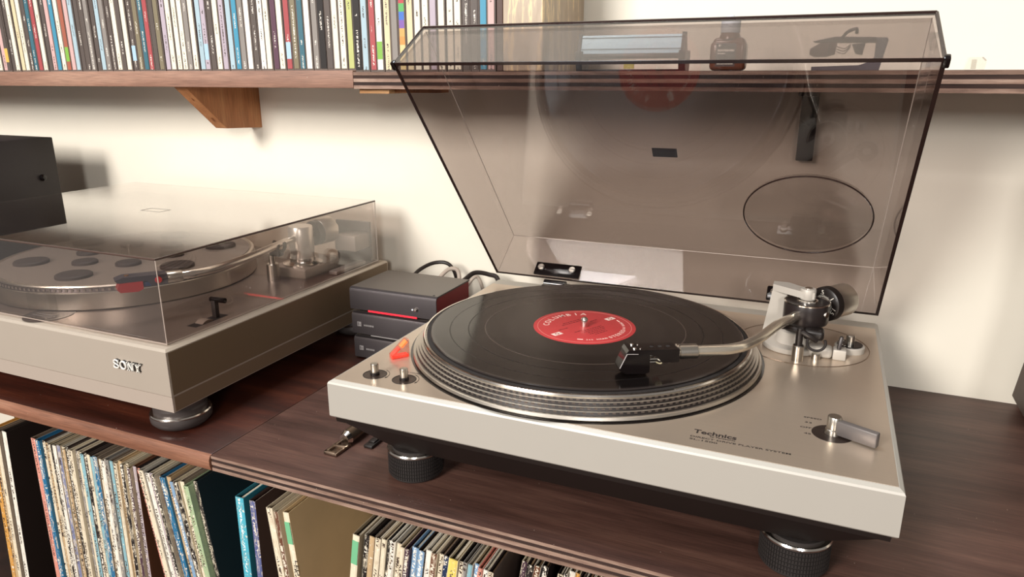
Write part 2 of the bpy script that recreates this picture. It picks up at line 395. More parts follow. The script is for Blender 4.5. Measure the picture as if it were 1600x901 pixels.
z = lp(-59, -7, 7.0, -5.0, '#e5d9bf', '#d6b98c', '#2c2220', 'cream gatefold sleeve with green spine sticker and bare tan cover facing right', None, -46)
green_st = plain('green_paper_sticker', '#6fb487', .6)
def sticker(t, th, z0, z1):
    return MB().box(.6, th-.4, -.6, -.26, z0, z1).build('sticker', green_st, t, 0)
sticker(z, 7.0, 280, 304)
text('lettering', 'LED ZEPPELIN', T(5.1, -.5, 262) @ RZ(0) @ RX(90) @ RZ(-90) , black_ink, z, 62, 3.2, .05)
g3 = lp(22, -8, 7.5, 8.2, '#e5d9bf', '#9b8c74', '#2c2220', 'cream sleeve with green spine sticker, leaning left-most of the right group', None, -46)
sticker(g3, 7.5, 282, 308)
rg = [('black', 5.5), ('tan', 6), ('cream', 6), ('cream', 5), ('black', 4), ('white', 5), ('cream', 5), ('cream', 4.5), ('plum', 5), ('sky', 6.5), ('sky', 6.5), ('white', 6), ('brown', 6), ('cream', 5), ('navy', 5), ('yellow', 9), ('cream', 4.5), ('grey', 4), ('cyan', 4.5), ('sky', 4.5), ('pink', 4), ('white', 5), ('cream', 5)]
xr = run(31, -3, rg, 8.2, 'in the right group with the yellow spine')
xr = run(xr+12, 24, [('plum', 5), ('black', 6), ('brown', 6), ('black', 6)], 9.6, 'among the dim sleeves after the yellow-spine group', top=-60)
run(212, 20, [('cream', 5), ('black', 3), ('white', 5), ('orange', 4), ('brown', 5), ('black', 6), ('cream', 4), ('cream', 4), ('black', 5), ('tan', 4), ('white', 5), ('black', 5), ('cream', 5)], 9.6, 'in the last group under the open turntable', top=-48)

# ------------------------------------------------------------------ CD cases on the upper shelf
CDC = {'dark': '#5a504b', 'grey': '#8c857f', 'cream': '#efe6cf', 'white': '#f3eee2', 'blue': '#4490ad', 'lightblue': '#a9c0ca', 'yellow': '#dcc68e', 'pink': '#cfaaa6', 'red': '#a84d50', 'rust': '#a6604c', 'teal': '#3d6a78', 'lilac': '#b6a9b4', 'green': '#bcc07a', 'olive': '#7f755e', 'black': '#1d1614', 'plum': '#5c3d4e', 'sand': '#d9c9a4'}
cdl = ['dark', 'yellow', 'blue', 'cream', 'pink', 'dark', 'dark', 'cream', 'sand', 'cream', 'dark', 'teal', 'red', 'cream', 'dark', 'pink', 'blue', 'cream', 'rust', 'pink', 'lightblue', 'dark', 'dark', 'grey', 'dark', 'lightblue', 'grey', 'dark', 'cream', 'dark', 'cream', 'dark', 'olive', 'teal', 'red', 'dark', 'olive', 'lilac', 'cream', 'cream', 'cream', 'grey', 'cream', 'lightblue', 'lilac', 'dark', 'cream', 'lilac', 'lightblue', 'blue', 'grey',
       'white', 'dark', 'white', 'cream', 'plum', 'cream', 'red', 'olive', 'teal', 'white', 'grey', 'black', 'dark', 'cream', 'cream', 'green', 'black', 'lightblue', 'red', 'white', 'sand', 'grey', 'yellow', 'sand', 'cream', 'cream', 'lilac', 'cream', 'cream', 'cream', 'dark', 'dark', 'blue', 'pink']
case_m = plain('smoky_jewel_case', '#6d625c', .22, 0, .1)
def cnm(c_): return {'lightblue': 'pale blue'}.get(c_, c_)
def nb(i): return ('beside the tan box set' if i == len(cdl)-1 else 'left of a %s one' % cnm(cdl[i+1]))
pitch = 10.36; cd_x1 = 33.5; cd_x0 = cd_x1-pitch*len(cdl)
gapm = MB().box(0, 9.9, .9, 142, 0, 125)
me_case = gapm.build('case', case_m).data; bpy.data.objects.remove(bpy.data.objects['case'])
me_spine = MB().box(-3.6, 3.6, 0, .9, 2.2, 123).build('spine_card', None, None, 0).data; bpy.data.objects.remove(bpy.data.objects['spine_card'])
spine_cache = {}
for i, cn in enumerate(cdl):
    x = cd_x0+i*pitch
    right = len(cdl)-i
    t = thing('cd_case', (x, 288.5+random.uniform(-.8, 1.6), 361.5 if x < -158 else 359.7), '%s-spined CD case, %s from the left on the shelf, %s' % (cnm(cn), ordinal(i+1), nb(i)), 'CD case', 'CD cases on the upper shelf')
    link('case', me_case, case_m, t)
    ink = '#e8e0d4' if cn in ('dark', 'black', 'teal', 'plum', 'blue', 'olive', 'red', 'rust', 'grey') else '#4a3f3c'
    if cn not in spine_cache:
        m2 = me_spine.copy(); m2.materials.append(printed(CDC[cn], ink, .2, 'cd')); spine_cache[cn] = m2
    s_ = link('spine_card', spine_cache[cn], None, t); s_.location = (4.95*K, 0, 0)
    if cn == 'black': s_.scale = (1.25, 1, 1)
    if right == 4: text('lettering', 'Alan Parsons & Stephen Court', T(3.3, -.05, 118) @ RX(90) @ RZ(-90), white_ink, t, 88, 3.4, .05)
    if i % 13 == 5:      # a contrasting block printed low on some spines
        MB().box(-3.5, 3.5, -.12, 0, 14, 34).build('printed_block', plain('block_'+str(i), random.choice(['#7fb04a', '#3a8fb8', '#d8b25a', '#a8c6d8']), .5), t, 0).location = (4.95*K, 0, 0)
    if right == 12:
        for q, hx in enumerate(('#d9904a', '#c9a05a', '#7d5aa5', '#3f6fc0', '#57a85c', '#b5434a')):
            MB().box(-3.5, 3.5, -.12, 0, 30+q*9, 39+q*9).build('printed_block', plain('rainbow_'+str(q), hx, .5), t, 0).location = (4.95*K, 0, 0)
# box set at the end of the row
k = N('tan_and_gold_streaked_print')
v = k.coord((55, 55, 9), (0, R(16), 0)); f = k.noise(v, 1.6, 4, .6)
k.l(k.ramp(f, [(.40, srgb('#a8957f')), (.52, srgb('#b3a08a')), (.58, srgb('#e3c89a')), (.64, srgb('#b3a08a'))]), k.b.inputs['Base Color']); k.b.inputs['Roughness'].default_value = .35
t = thing('box_set', (34.2, 289, 359.9), 'tan box set with gold streaks at the right end of the CD row', 'box set')
MB().rbox(7.6, 54.3, 0, 140, 0, 168, .8, 1).build('slipcase', k.m, t)
MB().rbox(0, 7.4, 0, 140, 0, 168, .6, 1).build('spine_strip', plain('dark_brown_card', '#4c3229', .5), t)

# record brush on its stand
t = thing('record_brush', (122, 300, 359.9), 'record cleaning brush with pale blue metal body in a black stand', 'brush')
for sx in (0, 110):
    MB().prism([(0, 10), (3, 0), (24, 0), (27, 10), (27, 20), (0, 20)], sx, sx+7, 'yzx').build('stand_end', black_pl, t)
MB().rbox(4, 113, 1, 26, 12.5, 17.5, 1).build('stand_bar', black_pl, t)
MB().rbox(4, 113, 3, 24, 0, 1.6, .5).build('base_plate', black_pl, t)
brush_b = brushed('pale_blue_aluminium', '#b9def0', .4, .45, 0)
MB().prism([(3, 17), (6, 24), (9.5, 36), (17, 36.5), (22, 17)], 4, 111, 'yzx').build('body', brush_b, t)
for zz, yy in ((22.0, 4.6), (33.5, 8.2)):
    MB().box(4.2, 110.8, yy-.5, yy+2.4, zz-.4, zz+.4).build('groove', plain('blue_grey_groove', '#6f8a98', .5, .5), t, 0)
for sx in (1.2, 111.2):
    MB().prism([(1.5, 15), (8, 38), (18, 38.5), (25, 15)], sx, sx+3, 'yzx').build('end_cap', black_pl, t)
MB().box(53, 64, 1.5, 2.5, 2, 11).build('paper_tag', plain('yellow_green_tag', '#b9b36a', .6), t, 0)

# amber bottle
t = thing('dropper_bottle', (279, 318, 359.9), 'amber cleaning fluid bottle with white screw cap on the upper shelf', 'bottle')
amber = plain('amber_plastic', '#6e3a1e', .22, 0, .1, 20)
MB().rbox(-17.5, 17.5, -11, 11, 0, 28, 4.5, 4).rbox(-15.5, 15.5, -9, 9, 20, 31.5, 4, 4).build('body', amber, t)
MB().lathe([(10.6, 30), (10.2, 33), (9.2, 35.5), (8.6, 37)], seg=32).build('neck', amber, t)
MB().lathe([(9.2, 36.3), (9.5, 37), (9.5, 50), (8.7, 51.3), (3.4, 51.6), (2.8, 52.7), (0, 52.8)], seg=40).build('cap', plain('white_cap', '#c5cad2', .5, 0, .02), t)
MB().box(-11, 8, -11.35, -10.9, 4, 26).build('label_panel', plain('dark_bottle_label', '#4a3730', .5), t, 0)
for z0, x0, x1, hh in ((18.2, -9.5, 6.5, 2.0), (15.6, -9.5, -2, 1.2), (6, -9.5, 6, 1.1), (23, -8.8, -6.6, 2)):
    xq = x0
    while xq < x1:
        wq = random.uniform(.7, 1.5); MB().box(xq, min(xq+wq, x1), -11.5, -11.3, z0, z0+hh).build('printed_mark', white_ink, t, 0); xq += wq+.35

# spare headshell on a stand
t = thing('headshell_stand', (358, 322, 359.9), 'spare headshell with cartridge parked on a dark angled stand', 'headshell')
stand_m = plain('slate_plastic_stand', '#4d4750', .5)
MB().prism([(0, 0), (60, 0), (65, 27), (63.5, 29.5), (55, 29.5), (55, 12), (50, 7.5), (42, 4.6), (0, 3.4)], 0, 16, 'xzy').build('stand', stand_m, t)
dkb = plain('dark_headshell', '#3a2722', .35)
MB().prism([(-1, 27), (18, 31), (55, 30), (55, 25), (2, 25.8)], 2, 14, 'xzy').build('shell', dkb, t)
MB().prism([(-3, 15), (1, 12.5), (12, 12.5), (20, 15), (21, 25.5), (6, 25.5), (-3, 20)], 1.5, 14.5, 'xzy').build('cartridge', plain('dark_brown_cartridge', '#50322a', .3), t)
MB().tube([(13.6, .8, 12.6), (14.6, .8, 25)], .5, 8).build('mount_screw', chrome, t)
MB().prism([(34, 24), (38, 15.5), (44, 14), (46, 25)], 2, 14, 'xzy').build('shell_end', dkb, t)
for i in range(3):
    MB().tube(spline([(21, 4+i*3, 22-i*2.2), (28, 4+i*3, 20-i*2.2), (33, 4+i*3, 24-i)], 5), .5, 6).build('lead_wire', plain('grey_lead', '#8a7b72', .5), t)
MB().tube(spline([(25, 2, 30), (29, 0, 35), (36, -2, 37.5), (37, -2.4, 33)], 6), [1.6]*18+[1.2], 8).build('finger_lift', dkb, t)
# little clear plastic piece
t = thing('clear_clip', (488, 322, 359.9), 'small clear plastic clip standing on the right of the upper shelf', 'clip')
MB().prism([(0, 0), (3, 11), (14, 11), (17, 8), (16, 0)], 0, 10, 'xzy').build('shell', clear_pl, t)
MB().box(5, 9, -.6, 0, .6, 9).build('inner_tab', acrylic('frosted_plastic', (.9, .89, .87, 1), .1), t)

# ------------------------------------------------------------------ the open turntable
tt = thing('open_turntable', (0, 0, 0), 'silver turntable with raised smoked lid playing a record', 'turntable')
PW, PD, ZT, ZB = 453, 362, 98, 63
def hull(rects, close_top=True, close_bot=True, mt=None, mb=None):
    """stack of rectangles (x0,x1,y0,y1,z) joined into a solid"""
    vs = []; fs = []
    for x0, x1, y0, y1, z in rects: vs += [(x0, y0, z), (x1, y0, z), (x1, y1, z), (x0, y1, z)]
    for i in range(len(rects)-1):
        for k in range(4): a = i*4+k; b = i*4+(k+1) % 4; fs.append((a, b, b+4, a+4))
    if close_bot: fs.append((3, 2, 1, 0))
    n = (len(rects)-1)*4
    if close_top: fs.append((n, n+1, n+2, n+3))
    m = mb or MB(); m._add(vs, fs, mt); return m
hull([(1, PW-1, 1, PD, ZB), (0, PW, 0, PD, ZB+1.2), (0, PW, 0, PD, ZT-3.2), (.8, PW-.8, .8, PD-.6, ZT-1.6), (3.6, PW-3.6, 4.2, PD-2, ZT)]).build('plinth', silver_paint, tt, 20)
MB().box(4.2, PW-4.2, 5, PD-22, ZT-.3, ZT+.25).build('top_panel', deck_m, tt, 0)
hull([(60, PW-60, 30, PD-30, 28.5), (52, PW-52, 24, PD-26, 31), (9, PW-9, 8, PD-8, 55.5), (4, PW-4, 4.5, PD-4, 57), (3.4, PW-3.4, 3.6, PD-3.6, 62.8)]).build('base_tub', black_pl, tt, 20)
# feet
def foot_mesh():
    m = MB(); m.lathe([(17, 24), (21, 27), (21, 29), (0, 29)], seg=40); m.lathe([(0, 0), (23, 0), (24.4, 1.5), (24.4, 24), (22, 25.5), (0, 25.5)], seg=72)
    for row in range(6):
        for i in range(72):
            a = 360/72*i; m.box(24.0, 25.4, -.72, .72, 3+row*3.5, 5.8+row*3.5, RZ(a))
    return m
ft = [(61, 43), (392, 43), (61, 318), (392, 318)]
f0 = foot_mesh().build('foot', black_rub, tt, 30); r0 = MB().lathe([(21, 24.6), (25.6, 24.6), (25.9, 26), (25.2, 27.4), (21, 27.2)], seg=72, close=True).build('foot_ring', chrome, f0)
f0.location = (ft[0][0]*K, ft[0][1]*K, 0)
for x, y in ft[1:]:
    f = link('foot', f0.data, None, tt); f.location = (x*K, y*K, 0); link('foot_ring', r0.data, None, f)
# platter
PCX, PCY = 181.3, 170.2
pz = ZT
pl = MB().lathe([(0, 1), (167.2, 1), (167.8, 2), (167.2, 4.2), (165.6, 4.8), (164.8, 4.6)], (PCX, PCY, pz), 128).build('platter', alu_flat, tt)
MB().lathe([(167, .35), (170, .35), (170, .9), (167, .9)], (PCX, PCY, pz-.1), 128, close=True).build('platter_well', black_gloss, tt)
ring_r = [(165.4, 164.2, 4.6, 7.2), (163.2, 162.0, 7.6, 10.2), (161.0, 160.0, 10.6, 13.2), (158.8, 158.0, 13.4, 15.6)]
for r0_, r1_, z0, z1 in ring_r:
    MB().lathe([(r0_-6, z0-.3), (r0_-.9, z0-.3), (r1_-.9, z1+.3), (r1_-6, z1+.3)], (PCX, PCY, pz), 128, close=True).build('strobe_band', plain('dark_strobe_band', '#231c1a', .4, .3), pl)
    MB().lathe([(r1_-8, z1+.1), (r1_-.1, z1+.1), (r1_+.05, z1+.35), (r1_-.5, z1+.55), (r1_-8, z1+.55)], (PCX, PCY, pz), 128, close=True).build('ridge', alu_flat, pl)
dots = MB()
for q, (r0_, r1_, z0, z1) in enumerate(ring_r):
    n = (180, 183, 187, 190)[q]
    for i in range(n):
        dots.box(r0_-2.4, (r0_+r1_)/2-.86, -1.3, 1.3, z0+.3, z1-.1, T(PCX, PCY, pz) @ RZ(360/n*i))
d = dots.build('strobe_dots', plain('strobe_dot_metal', '#6b615b', .4, .6), pl, 0); d['kind'] = 'stuff'
MB().lathe([(0, 16), (156.6, 16), (157.6, 16.8), (156.8, 18.3), (155.2, 18.5), (154.6, 17.6), (0, 17.6)], (PCX, PCY, pz), 128).build('platter_rim', chrome, pl)
MB().lathe([(0, 17.6), (153.8, 17.6), (154.0, 18.6), (0, 18.6)], (PCX, PCY, pz), 128).build('slip_mat', black_rub, pl)
MB().lathe([(3.6, 18), (3.6, 27.2), (3.2, 28.6), (2.0, 29.7), (0, 30)], (PCX, PCY, pz), 28).build('spindle', chrome, pl)
# pitch knobs, strobe, speed lever
for kx, ky in ((32, 27), (62, 27.5)):
    w_ = MB().lathe([(10.0, .5), (10.8, .5), (10.8, .1), (10.0, .1)], (kx, ky, ZT), 40, close=True).build('knob_well_rim', black_pl, tt)
    MB().lathe([(0, .32), (10.2, .32), (10.2, .1)], (kx, ky, ZT), 40).build('knob_well', plain('dark_bronze_dish', '#4d4038', .28, .6), tt)
    kb = MB().lathe([(4.2, .3), (4.2, 2.4), (3.4, 2.8)], (kx, ky, ZT), 28).build('pitch_knob', black_pl, tt)
    MB().lathe([(3.5, 2.8), (3.6, 10.2), (3.1, 10.9), (0, 10.9)], (kx, ky, ZT), 32).build('knob_cap', alu, kb)
    arc = [(kx+13*math.cos(R(a)), ky+13*math.sin(R(a)), ZT+.35) for a in range(-10, 75, 8)]
    MB().tube(arc, .22, 6).build('scale_arc', black_ink, tt)
    MB().prism([(arc[0][0]-1.1, arc[0][1]+1.4), (arc[0][0]+1.1, arc[0][1]+1.2), (arc[0][0]-.2, arc[0][1]-1.6)], ZT+.25, ZT+.42, 'xyz').build('scale_arrow', black_ink, tt)
text('lettering', 'PITCH CONTROL', T(50, 42.5, ZT+.3), black_ink, tt, 22, 1.7, .04)
PM = T(27.5, 62.5, ZT+.2) @ RZ(52)
sp = MB(PM).prism([(0, 0), (17.5, 0), (17.5, 17.5), (15.5, 17.5), (0, 4)], 0, 8, 'xzy').build('strobe_prism', acrylic('red_clear_prism', (1.0, .72, .67, 1), .06), tt)
MB(PM).prism([(.8, .4), (16.8, .4), (16.8, 2.6), (.8, 3.0)], .8, 7.2, 'xzy').build('strobe_base', strobe_red, sp)
MB(PM).prism([(9.5, 10.6), (11, 9.4), (16.6, 14.6), (15.4, 16)], .8, 7.2, 'xzy').build('strobe_face', strobe_or, sp)
MB(PM).prism([(.8, 3.8), (2.2, 2.8), (9.4, 9.2), (8.4, 10)], .8, 7.2, 'xzy').build('strobe_edge', plain('soft_red_edge', '#e0685c', .3, 0, .05, emit=('#ff4030', .25)), sp)
MB().lathe([(0, .32), (14.3, .32), (14.6, .1)], (408.5, 66.5, ZT), 48).build('lever_dish', plain('dark_brown_dish', '#3b2f2a', .3, .5), tt)
lv = MB().lathe([(6, .3), (5.6, 3.8), (5, 4.4), (5, 13.6), (4.6, 14.2), (0, 14.2)], (409, 68, ZT), 40).build('speed_lever', alu, tt)
MB().rbox(-1, 29, -3, 3, 1.2, 12.6, 1.1, 2, T(411.5, 66, ZT) @ RZ(-24)).build('lever_paddle', plain('grey_lever_paddle', '#6c6664', .4, .3), lv)
for s_, y, wd in (('SPEED', 87.5, 13), ('33', 78.5, 5), ('OFF', 69, 8), ('45', 59, 5)):
    text('lettering', s_, T(394-wd if s_ != 'SPEED' else 388, y, ZT+.3), black_ink, tt, wd, 2.3, .04, .14)
text('lettering', 'Technics', T(313, 28.0, ZT+.3), black_ink, tt, 31, 6.2, .05, .26)
text('lettering', 'by Panasonic', T(325.5, 25.0, ZT+.3), black_ink, tt, 18, 2.3, .05, .22)
text('lettering', 'DIRECT DRIVE PLAYER SYSTEM', T(312, 20.8, ZT+.3), black_ink, tt, 70, 2.3, .05, .12)
text('lettering', 'SL-1500', T(312, 16.6, ZT+.3), black_ink, tt, 20, 2.3, .05, .12)

# tone arm
AX, AY, AZ = 380, 249, 136
MB().lathe([(60.2, .55), (60.9, .75), (61.4, .3)], (380, 262, ZT), 96, close=True).build('arm_plate_ring', plain('bronze_line', '#8d7763', .3, .8), tt)
MB().lathe([(0, .45), (60.2, .45), (60.2, .1)], (380, 262, ZT), 96).build('arm_plate', deck_m, tt)
ar = MB().lathe([(27, .4), (28, 1.2), (28, 5.5), (26.6, 6.4), (16.5, 6.4), (16.2, 8), (15.6, 18), (14.6, 18.6), (0, 18.6)], (371, 250, ZT), 56).build('arm_base', grey_cast, tt)
MB().lathe([(11, 18.4), (11, 24), (12.4, 24.6), (12.4, 28), (10, 29), (10, 32), (0, 32)], (372, 250, ZT), 40).build('lift_collar', black_pl, ar)
# gimbal arch: post and beam
MB().prism([(340, 98.4), (361, 98.4), (361, 149.9), (346.8, 149.9)], 262, 274, 'xzy').build('gimbal_post', grey_cast, ar)
MB().prism([(347, 274), (361, 274), (386, 252), (386, 243), (376, 243), (347, 262)], 150, 156.5, 'xyz').build('gimbal_beam', grey_cast, ar)
MB().lathe([(6.9, 148.5), (7.2, 149.2), (7.2, 158), (6.5, 159), (0, 159)], (AX, AY, 0), 36).build('gimbal_cap', grey_cast, ar)
MB().lathe([(3.6, 158.8), (3.6, 159.8), (0, 159.8)], (AX, AY, 0), 20).build('cap_screw', chrome, ar)
hs = MB().lathe([(0, 124), (17, 124), (20, 126), (20.8, 128), (20.8, 145), (20.2, 146.3), (0, 146.3)], (AX, AY, 0), 56).build('tonearm', plain('black_satin_housing', '#2a2322', .32, .2), tt)
MB().lathe([(20.0, 145.6), (21.1, 145.6), (21.2, 146.6), (20.2, 147.0), (19.2, 146.5)], (AX, AY, 0), 56, close=True).build('housing_ring', chrome, hs)
MB().lathe([(9.6, 146.2), (10.3, 146.4), (10.0, 148), (8.8, 148.4), (8, 147.2)], (AX, AY, 0), 40, close=True).build('bearing_ring', chrome, hs)
MB().lathe([(0, 0), (3.2, 0), (2.8, 1.6), (0, 1.9)], seg=20, mt=T(AX+17.6, AY-11.6, 138) @ RZ(-33) @ RY(90)).build('pivot_screw', chrome, hs)
stylus = Vector((247, 70, 0)); piv = Vector((AX, AY, 0)); rear = (piv-stylus).normalized()
arm_pts = [(372, 232, 136), (367.1, 219.2, 135.6), (357.3, 197.1, 135.3), (346.6, 159, 135), (340.4, 141.7, 135), (334.1, 128, 135), (325, 117.6, 135), (315.4, 110.8, 135), (300, 102.2, 135), (291, 97.4, 135)]
MB().tube(spline(arm_pts, 6), 4.6, 20).build('arm_tube', steel_arm, hs)
hd = Vector((291-261, 97.4-80.8, 0)).normalized(); hang = math.degrees(math.atan2(hd.y, hd.x))
HM = T(290, 96.8, 135) @ RZ(hang)      # +X runs back along the arm from the collar
MB().lathe([(5.4, 0), (6.2, .6), (6.2, 15.4), (5.4, 16)], seg=14, mt=HM @ T(-4, 0, 0) @ RY(90)).build('headshell_collar', alu, hs)
MB().lathe([(5.6, 0), (6.6, .5), (6.6, 2), (5.6, 2.4)], seg=28, mt=HM @ T(-6.5, 0, 0) @ RY(90)).build('collar_ring', chrome, hs)
MB(HM).prism([(-50, 3.0), (-48, 5.6), (-5.5, 5.2), (-5.5, -6), (-20, -6), (-24, -1.0), (-32, 1.6)], -8.2, 8.2, 'xzy').build('headshell', black_gloss, hs)
for xx in (-13, -20, -27): MB(HM).lathe([(1.9, 5.2), (1.6, 5.55), (0, 5.55)], (xx, 0, 0), 20).build('shell_hole', black_rub, hs)
for yy in (-4.6, 4.6):
    for xx in (-42.5,): MB(HM).lathe([(1.7, 5.2), (1.7, 6.2), (1.2, 6.6), (0, 6.6)], (xx, yy, 0), 16).build('mount_screw', chrome, hs)
    MB(HM).lathe([(.8, 5.2), (.8, 6.0), (0, 6.0)], (-37.5, yy, 0), 12).build('mount_pin', chrome, hs)
MB(HM).prism([(-49.5, 2.6), (-30, 1.6), (-30, -14.2), (-33, -15.2), (-49, -15.0), (-55, -11.8), (-55, -10)], -8, 8, 'xzy').build('cartridge', black_gloss, hs)
MB(HM).tube([(-49.3, -8.1, 2.4), (-54.9, -8.1, -9.8)], .35, 8).tube([(-49.3, -8.1, 2.4), (-40, -8.1, 2.1)], .25, 8).build('cartridge_edge_line', plain('pale_edge_line', '#b8b0ae', .3), hs)
for i, hx in enumerate(('#d8d2c0', '#cfc3a0', '#2a6fa0', '#b03a34')):
    yy = -6+i*4; zz = -1.8-i % 2*4.2
    MB(HM).tube([(-30.4, yy, zz-1.5), (-23.5, yy, zz-1.5)], 1.15, 8).build('terminal', chrome if i < 2 else alu_flat, hs)
    MB(HM).tube(spline([(-23.5, yy, zz-1.5), (-19, yy*1.15, zz-3), (-17, yy*.8, zz+1), (-20, yy*.6, 2.5)], 5), .55, 7).build('lead_wire', plain('lead_'+hx.lstrip('#'), hx, .5), hs)
# counterweight behind the pivot
CM = along((AX, AY, 138.5), (AX+rear.x*50, AY+rear.y*50, 139.5))
MB(CM).lathe([(4, 14), (4, 30), (0, 30)], seg=20).build('rear_shaft', alu_flat, hs)
dl = MB(CM).lathe([(0, 24), (14.5, 24), (17, 25.5), (17.3, 27), (17.3, 33), (0, 33)], seg=64).build('dial', black_pl, hs)
def dial_txt(s_, ang, rr, hgt):
    a = R(ang); z = 24.0+ (0 if rr < 14.5 else 1)
    m = CM @ T(rr*math.cos(a), rr*math.sin(a), 23.85) @ RZ(ang-90) @ RY(180)
    text('dial_numeral', s_, m, white_ink, dl, None, hgt, .05, .05, 1, True)
for i, s_ in enumerate(('0', '.5', '1', '1.5', '2', '2.5')):
    dial_txt(s_, 20+i*60, 12.4, 4.2)
for i in range(48):
    MB(CM).box(-.16, .16, 7.6, 9.6 if i % 4 else 10, 23.75, 24.05, RZ(7.5*i)).build('dial_tick', white_ink, dl, 0)
MB(CM).lathe([(0, 33), (15.6, 33), (16.2, 33.8), (16.2, 56), (15.4, 57.5), (11, 58.5), (9.5, 63), (0, 64)], seg=64).build('counterweight', alu_flat, hs)
# rest, cue lift, anti-skate
MB().lathe([(5.2, .3), (5.2, 15), (4.6, 15.8), (0, 15.8)], (377, 212, ZT), 32).build('rest_post', alu, tt)
MB().lathe([(3.2, 15), (3.2, 32), (0, 32)], (377, 212, ZT), 24).build('rest_stem', black_pl, tt)
MB().tube(spline([(360, 224, 126), (368, 216, 128), (377, 212, 127.5), (386, 210, 124), (392, 212, 120)], 6), 2.6, 10).build('lift_bar', black_pl, tt)
MB().rbox(380, 398, 219, 234, 117, 127, 3, 3).build('rest_clip', black_pl, tt)
MB().tube([(392+8*math.cos(R(a)), 214, 117+7.5*math.sin(R(a))) for a in range(150, 395, 12)], 1.3, 10).build('cable_loop', black_rub, tt)
cb = MB().rbox(385, 407, 226, 240, ZT+.3, ZT+11, 3.4, 4).build('cue_housing', grey_cast, tt)
MB().lathe([(4, 0), (4, 5)], (393, 222.5, ZT+.4), 24).lathe([(0, 5), (4, 5), (3.4, 5.8), (0, 5.8)], (393, 222.5, ZT+.4), 24).build('cue_boss', alu, cb)
MB().rbox(407.4, 419, 226.4, 239.6, ZT+.3, ZT+10.4, 1.2, 2).build('cue_block', grey_cast, cb)
MB().rbox(-1.7, 1.7, -4, 4, 0, 17, 1.4, 2, T(411.5, 231, ZT+5.5) @ RY(8) @ RX(-12)).build('cue_lever', dark_metal, cb)
sk = MB().lathe([(13.5, .3), (13.5, 5.6), (12.8, 6.4), (0, 6.4)], (422.5, 259, ZT), 48).build('antiskate_base', grey_cast, tt)
MB().lathe([(11.4, 6.3), (11.4, 7.4), (0, 7.4)], (422.5, 259, ZT), 48).build('antiskate_dial', black_gloss, sk)
for i in range(7): MB().box(-.25, .25, 8, 10.6, 7.4, 7.6, T(422.5, 259, ZT) @ RZ(40+i*22)).build('antiskate_tick', white_ink, sk, 0)
MB().lathe([(4, 7.2), (4, 15.6), (3.5, 16.2), (0, 16.2)], (422.5, 259, ZT), 28).build('antiskate_knob', alu, sk)

# raised smoked dust cover
TH = R(48.31); LX, LY, LZ = 5.6, 347.7, 110.7
dv = Vector((0, -math.cos(TH), math.sin(TH))); nv = Vector((0, math.sin(TH), math.cos(TH)))
LM = Matrix(((1, dv.x, nv.x, LX), (0, dv.y, nv.y, LY), (0, dv.z, nv.z, LZ), (0, 0, 0, 1)))
LWd, LD, LH, th = 445, 342, 59, 3.2
m = MB(LM)
out_ = [(0, LWd, 0, LD, 0), (5.2, LWd-5.2, 4.6, LD-6.9, LH-1.2), (6.6, LWd-6.6, 6, LD-8.4, LH)]
inn_ = [(th, LWd-th, th, LD-th, 0), (5.4+th, LWd-5.4-th, 4.8+th, LD-7.1-th, LH-th)]
hull(out_, True, False, None, m); hull(inn_, True, False, None, m)
cv = m.build('dust_cover', smoke, tt, 12)
m = MB(LM)
for a, b in ((((0, 0), (LWd, 0)), ((th, th), (LWd-th, th))), (((LWd, 0), (LWd, LD)), ((LWd-th, th), (LWd-th, LD-th))), (((LWd, LD), (0, LD)), ((LWd-th, LD-th), (th, LD-th))), (((0, LD), (0, 0)), ((th, LD-th), (th, th)))):
    p0, p1 = a; q0, q1 = b; z0, z1 = -.25, .35
    m._add([(p0[0], p0[1], z0), (p1[0], p1[1], z0), (q1[0], q1[1], z0), (q0[0], q0[1], z0), (p0[0], p0[1], z1), (p1[0], p1[1], z1), (q1[0], q1[1], z1), (q0[0], q0[1], z1)],
           [(0, 1, 2, 3), (4, 5, 6, 7), (0, 1, 5, 4), (1, 2, 6, 5), (2, 3, 7, 6), (3, 0, 4, 7)])
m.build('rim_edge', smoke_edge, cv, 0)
# the moulded edge where front panel meets top panel shows as a dark band
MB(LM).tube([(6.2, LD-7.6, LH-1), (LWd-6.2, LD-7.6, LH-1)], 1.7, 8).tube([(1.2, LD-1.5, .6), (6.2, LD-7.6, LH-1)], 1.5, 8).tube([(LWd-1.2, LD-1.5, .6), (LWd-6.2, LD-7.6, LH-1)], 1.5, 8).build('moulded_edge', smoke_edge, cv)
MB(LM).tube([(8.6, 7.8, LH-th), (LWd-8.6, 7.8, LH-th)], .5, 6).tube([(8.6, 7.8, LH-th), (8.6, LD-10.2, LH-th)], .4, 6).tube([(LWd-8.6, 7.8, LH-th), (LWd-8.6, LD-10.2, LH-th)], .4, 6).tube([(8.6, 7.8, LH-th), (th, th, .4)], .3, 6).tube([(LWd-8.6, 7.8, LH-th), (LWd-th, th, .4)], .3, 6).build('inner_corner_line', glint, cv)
for sx in (0, LWd): MB(LM).rbox(sx-2.2, sx+2.2, LD-8, LD+.6, -1.6, 4, .9, 2).build('corner_bumper', black_gloss, cv)
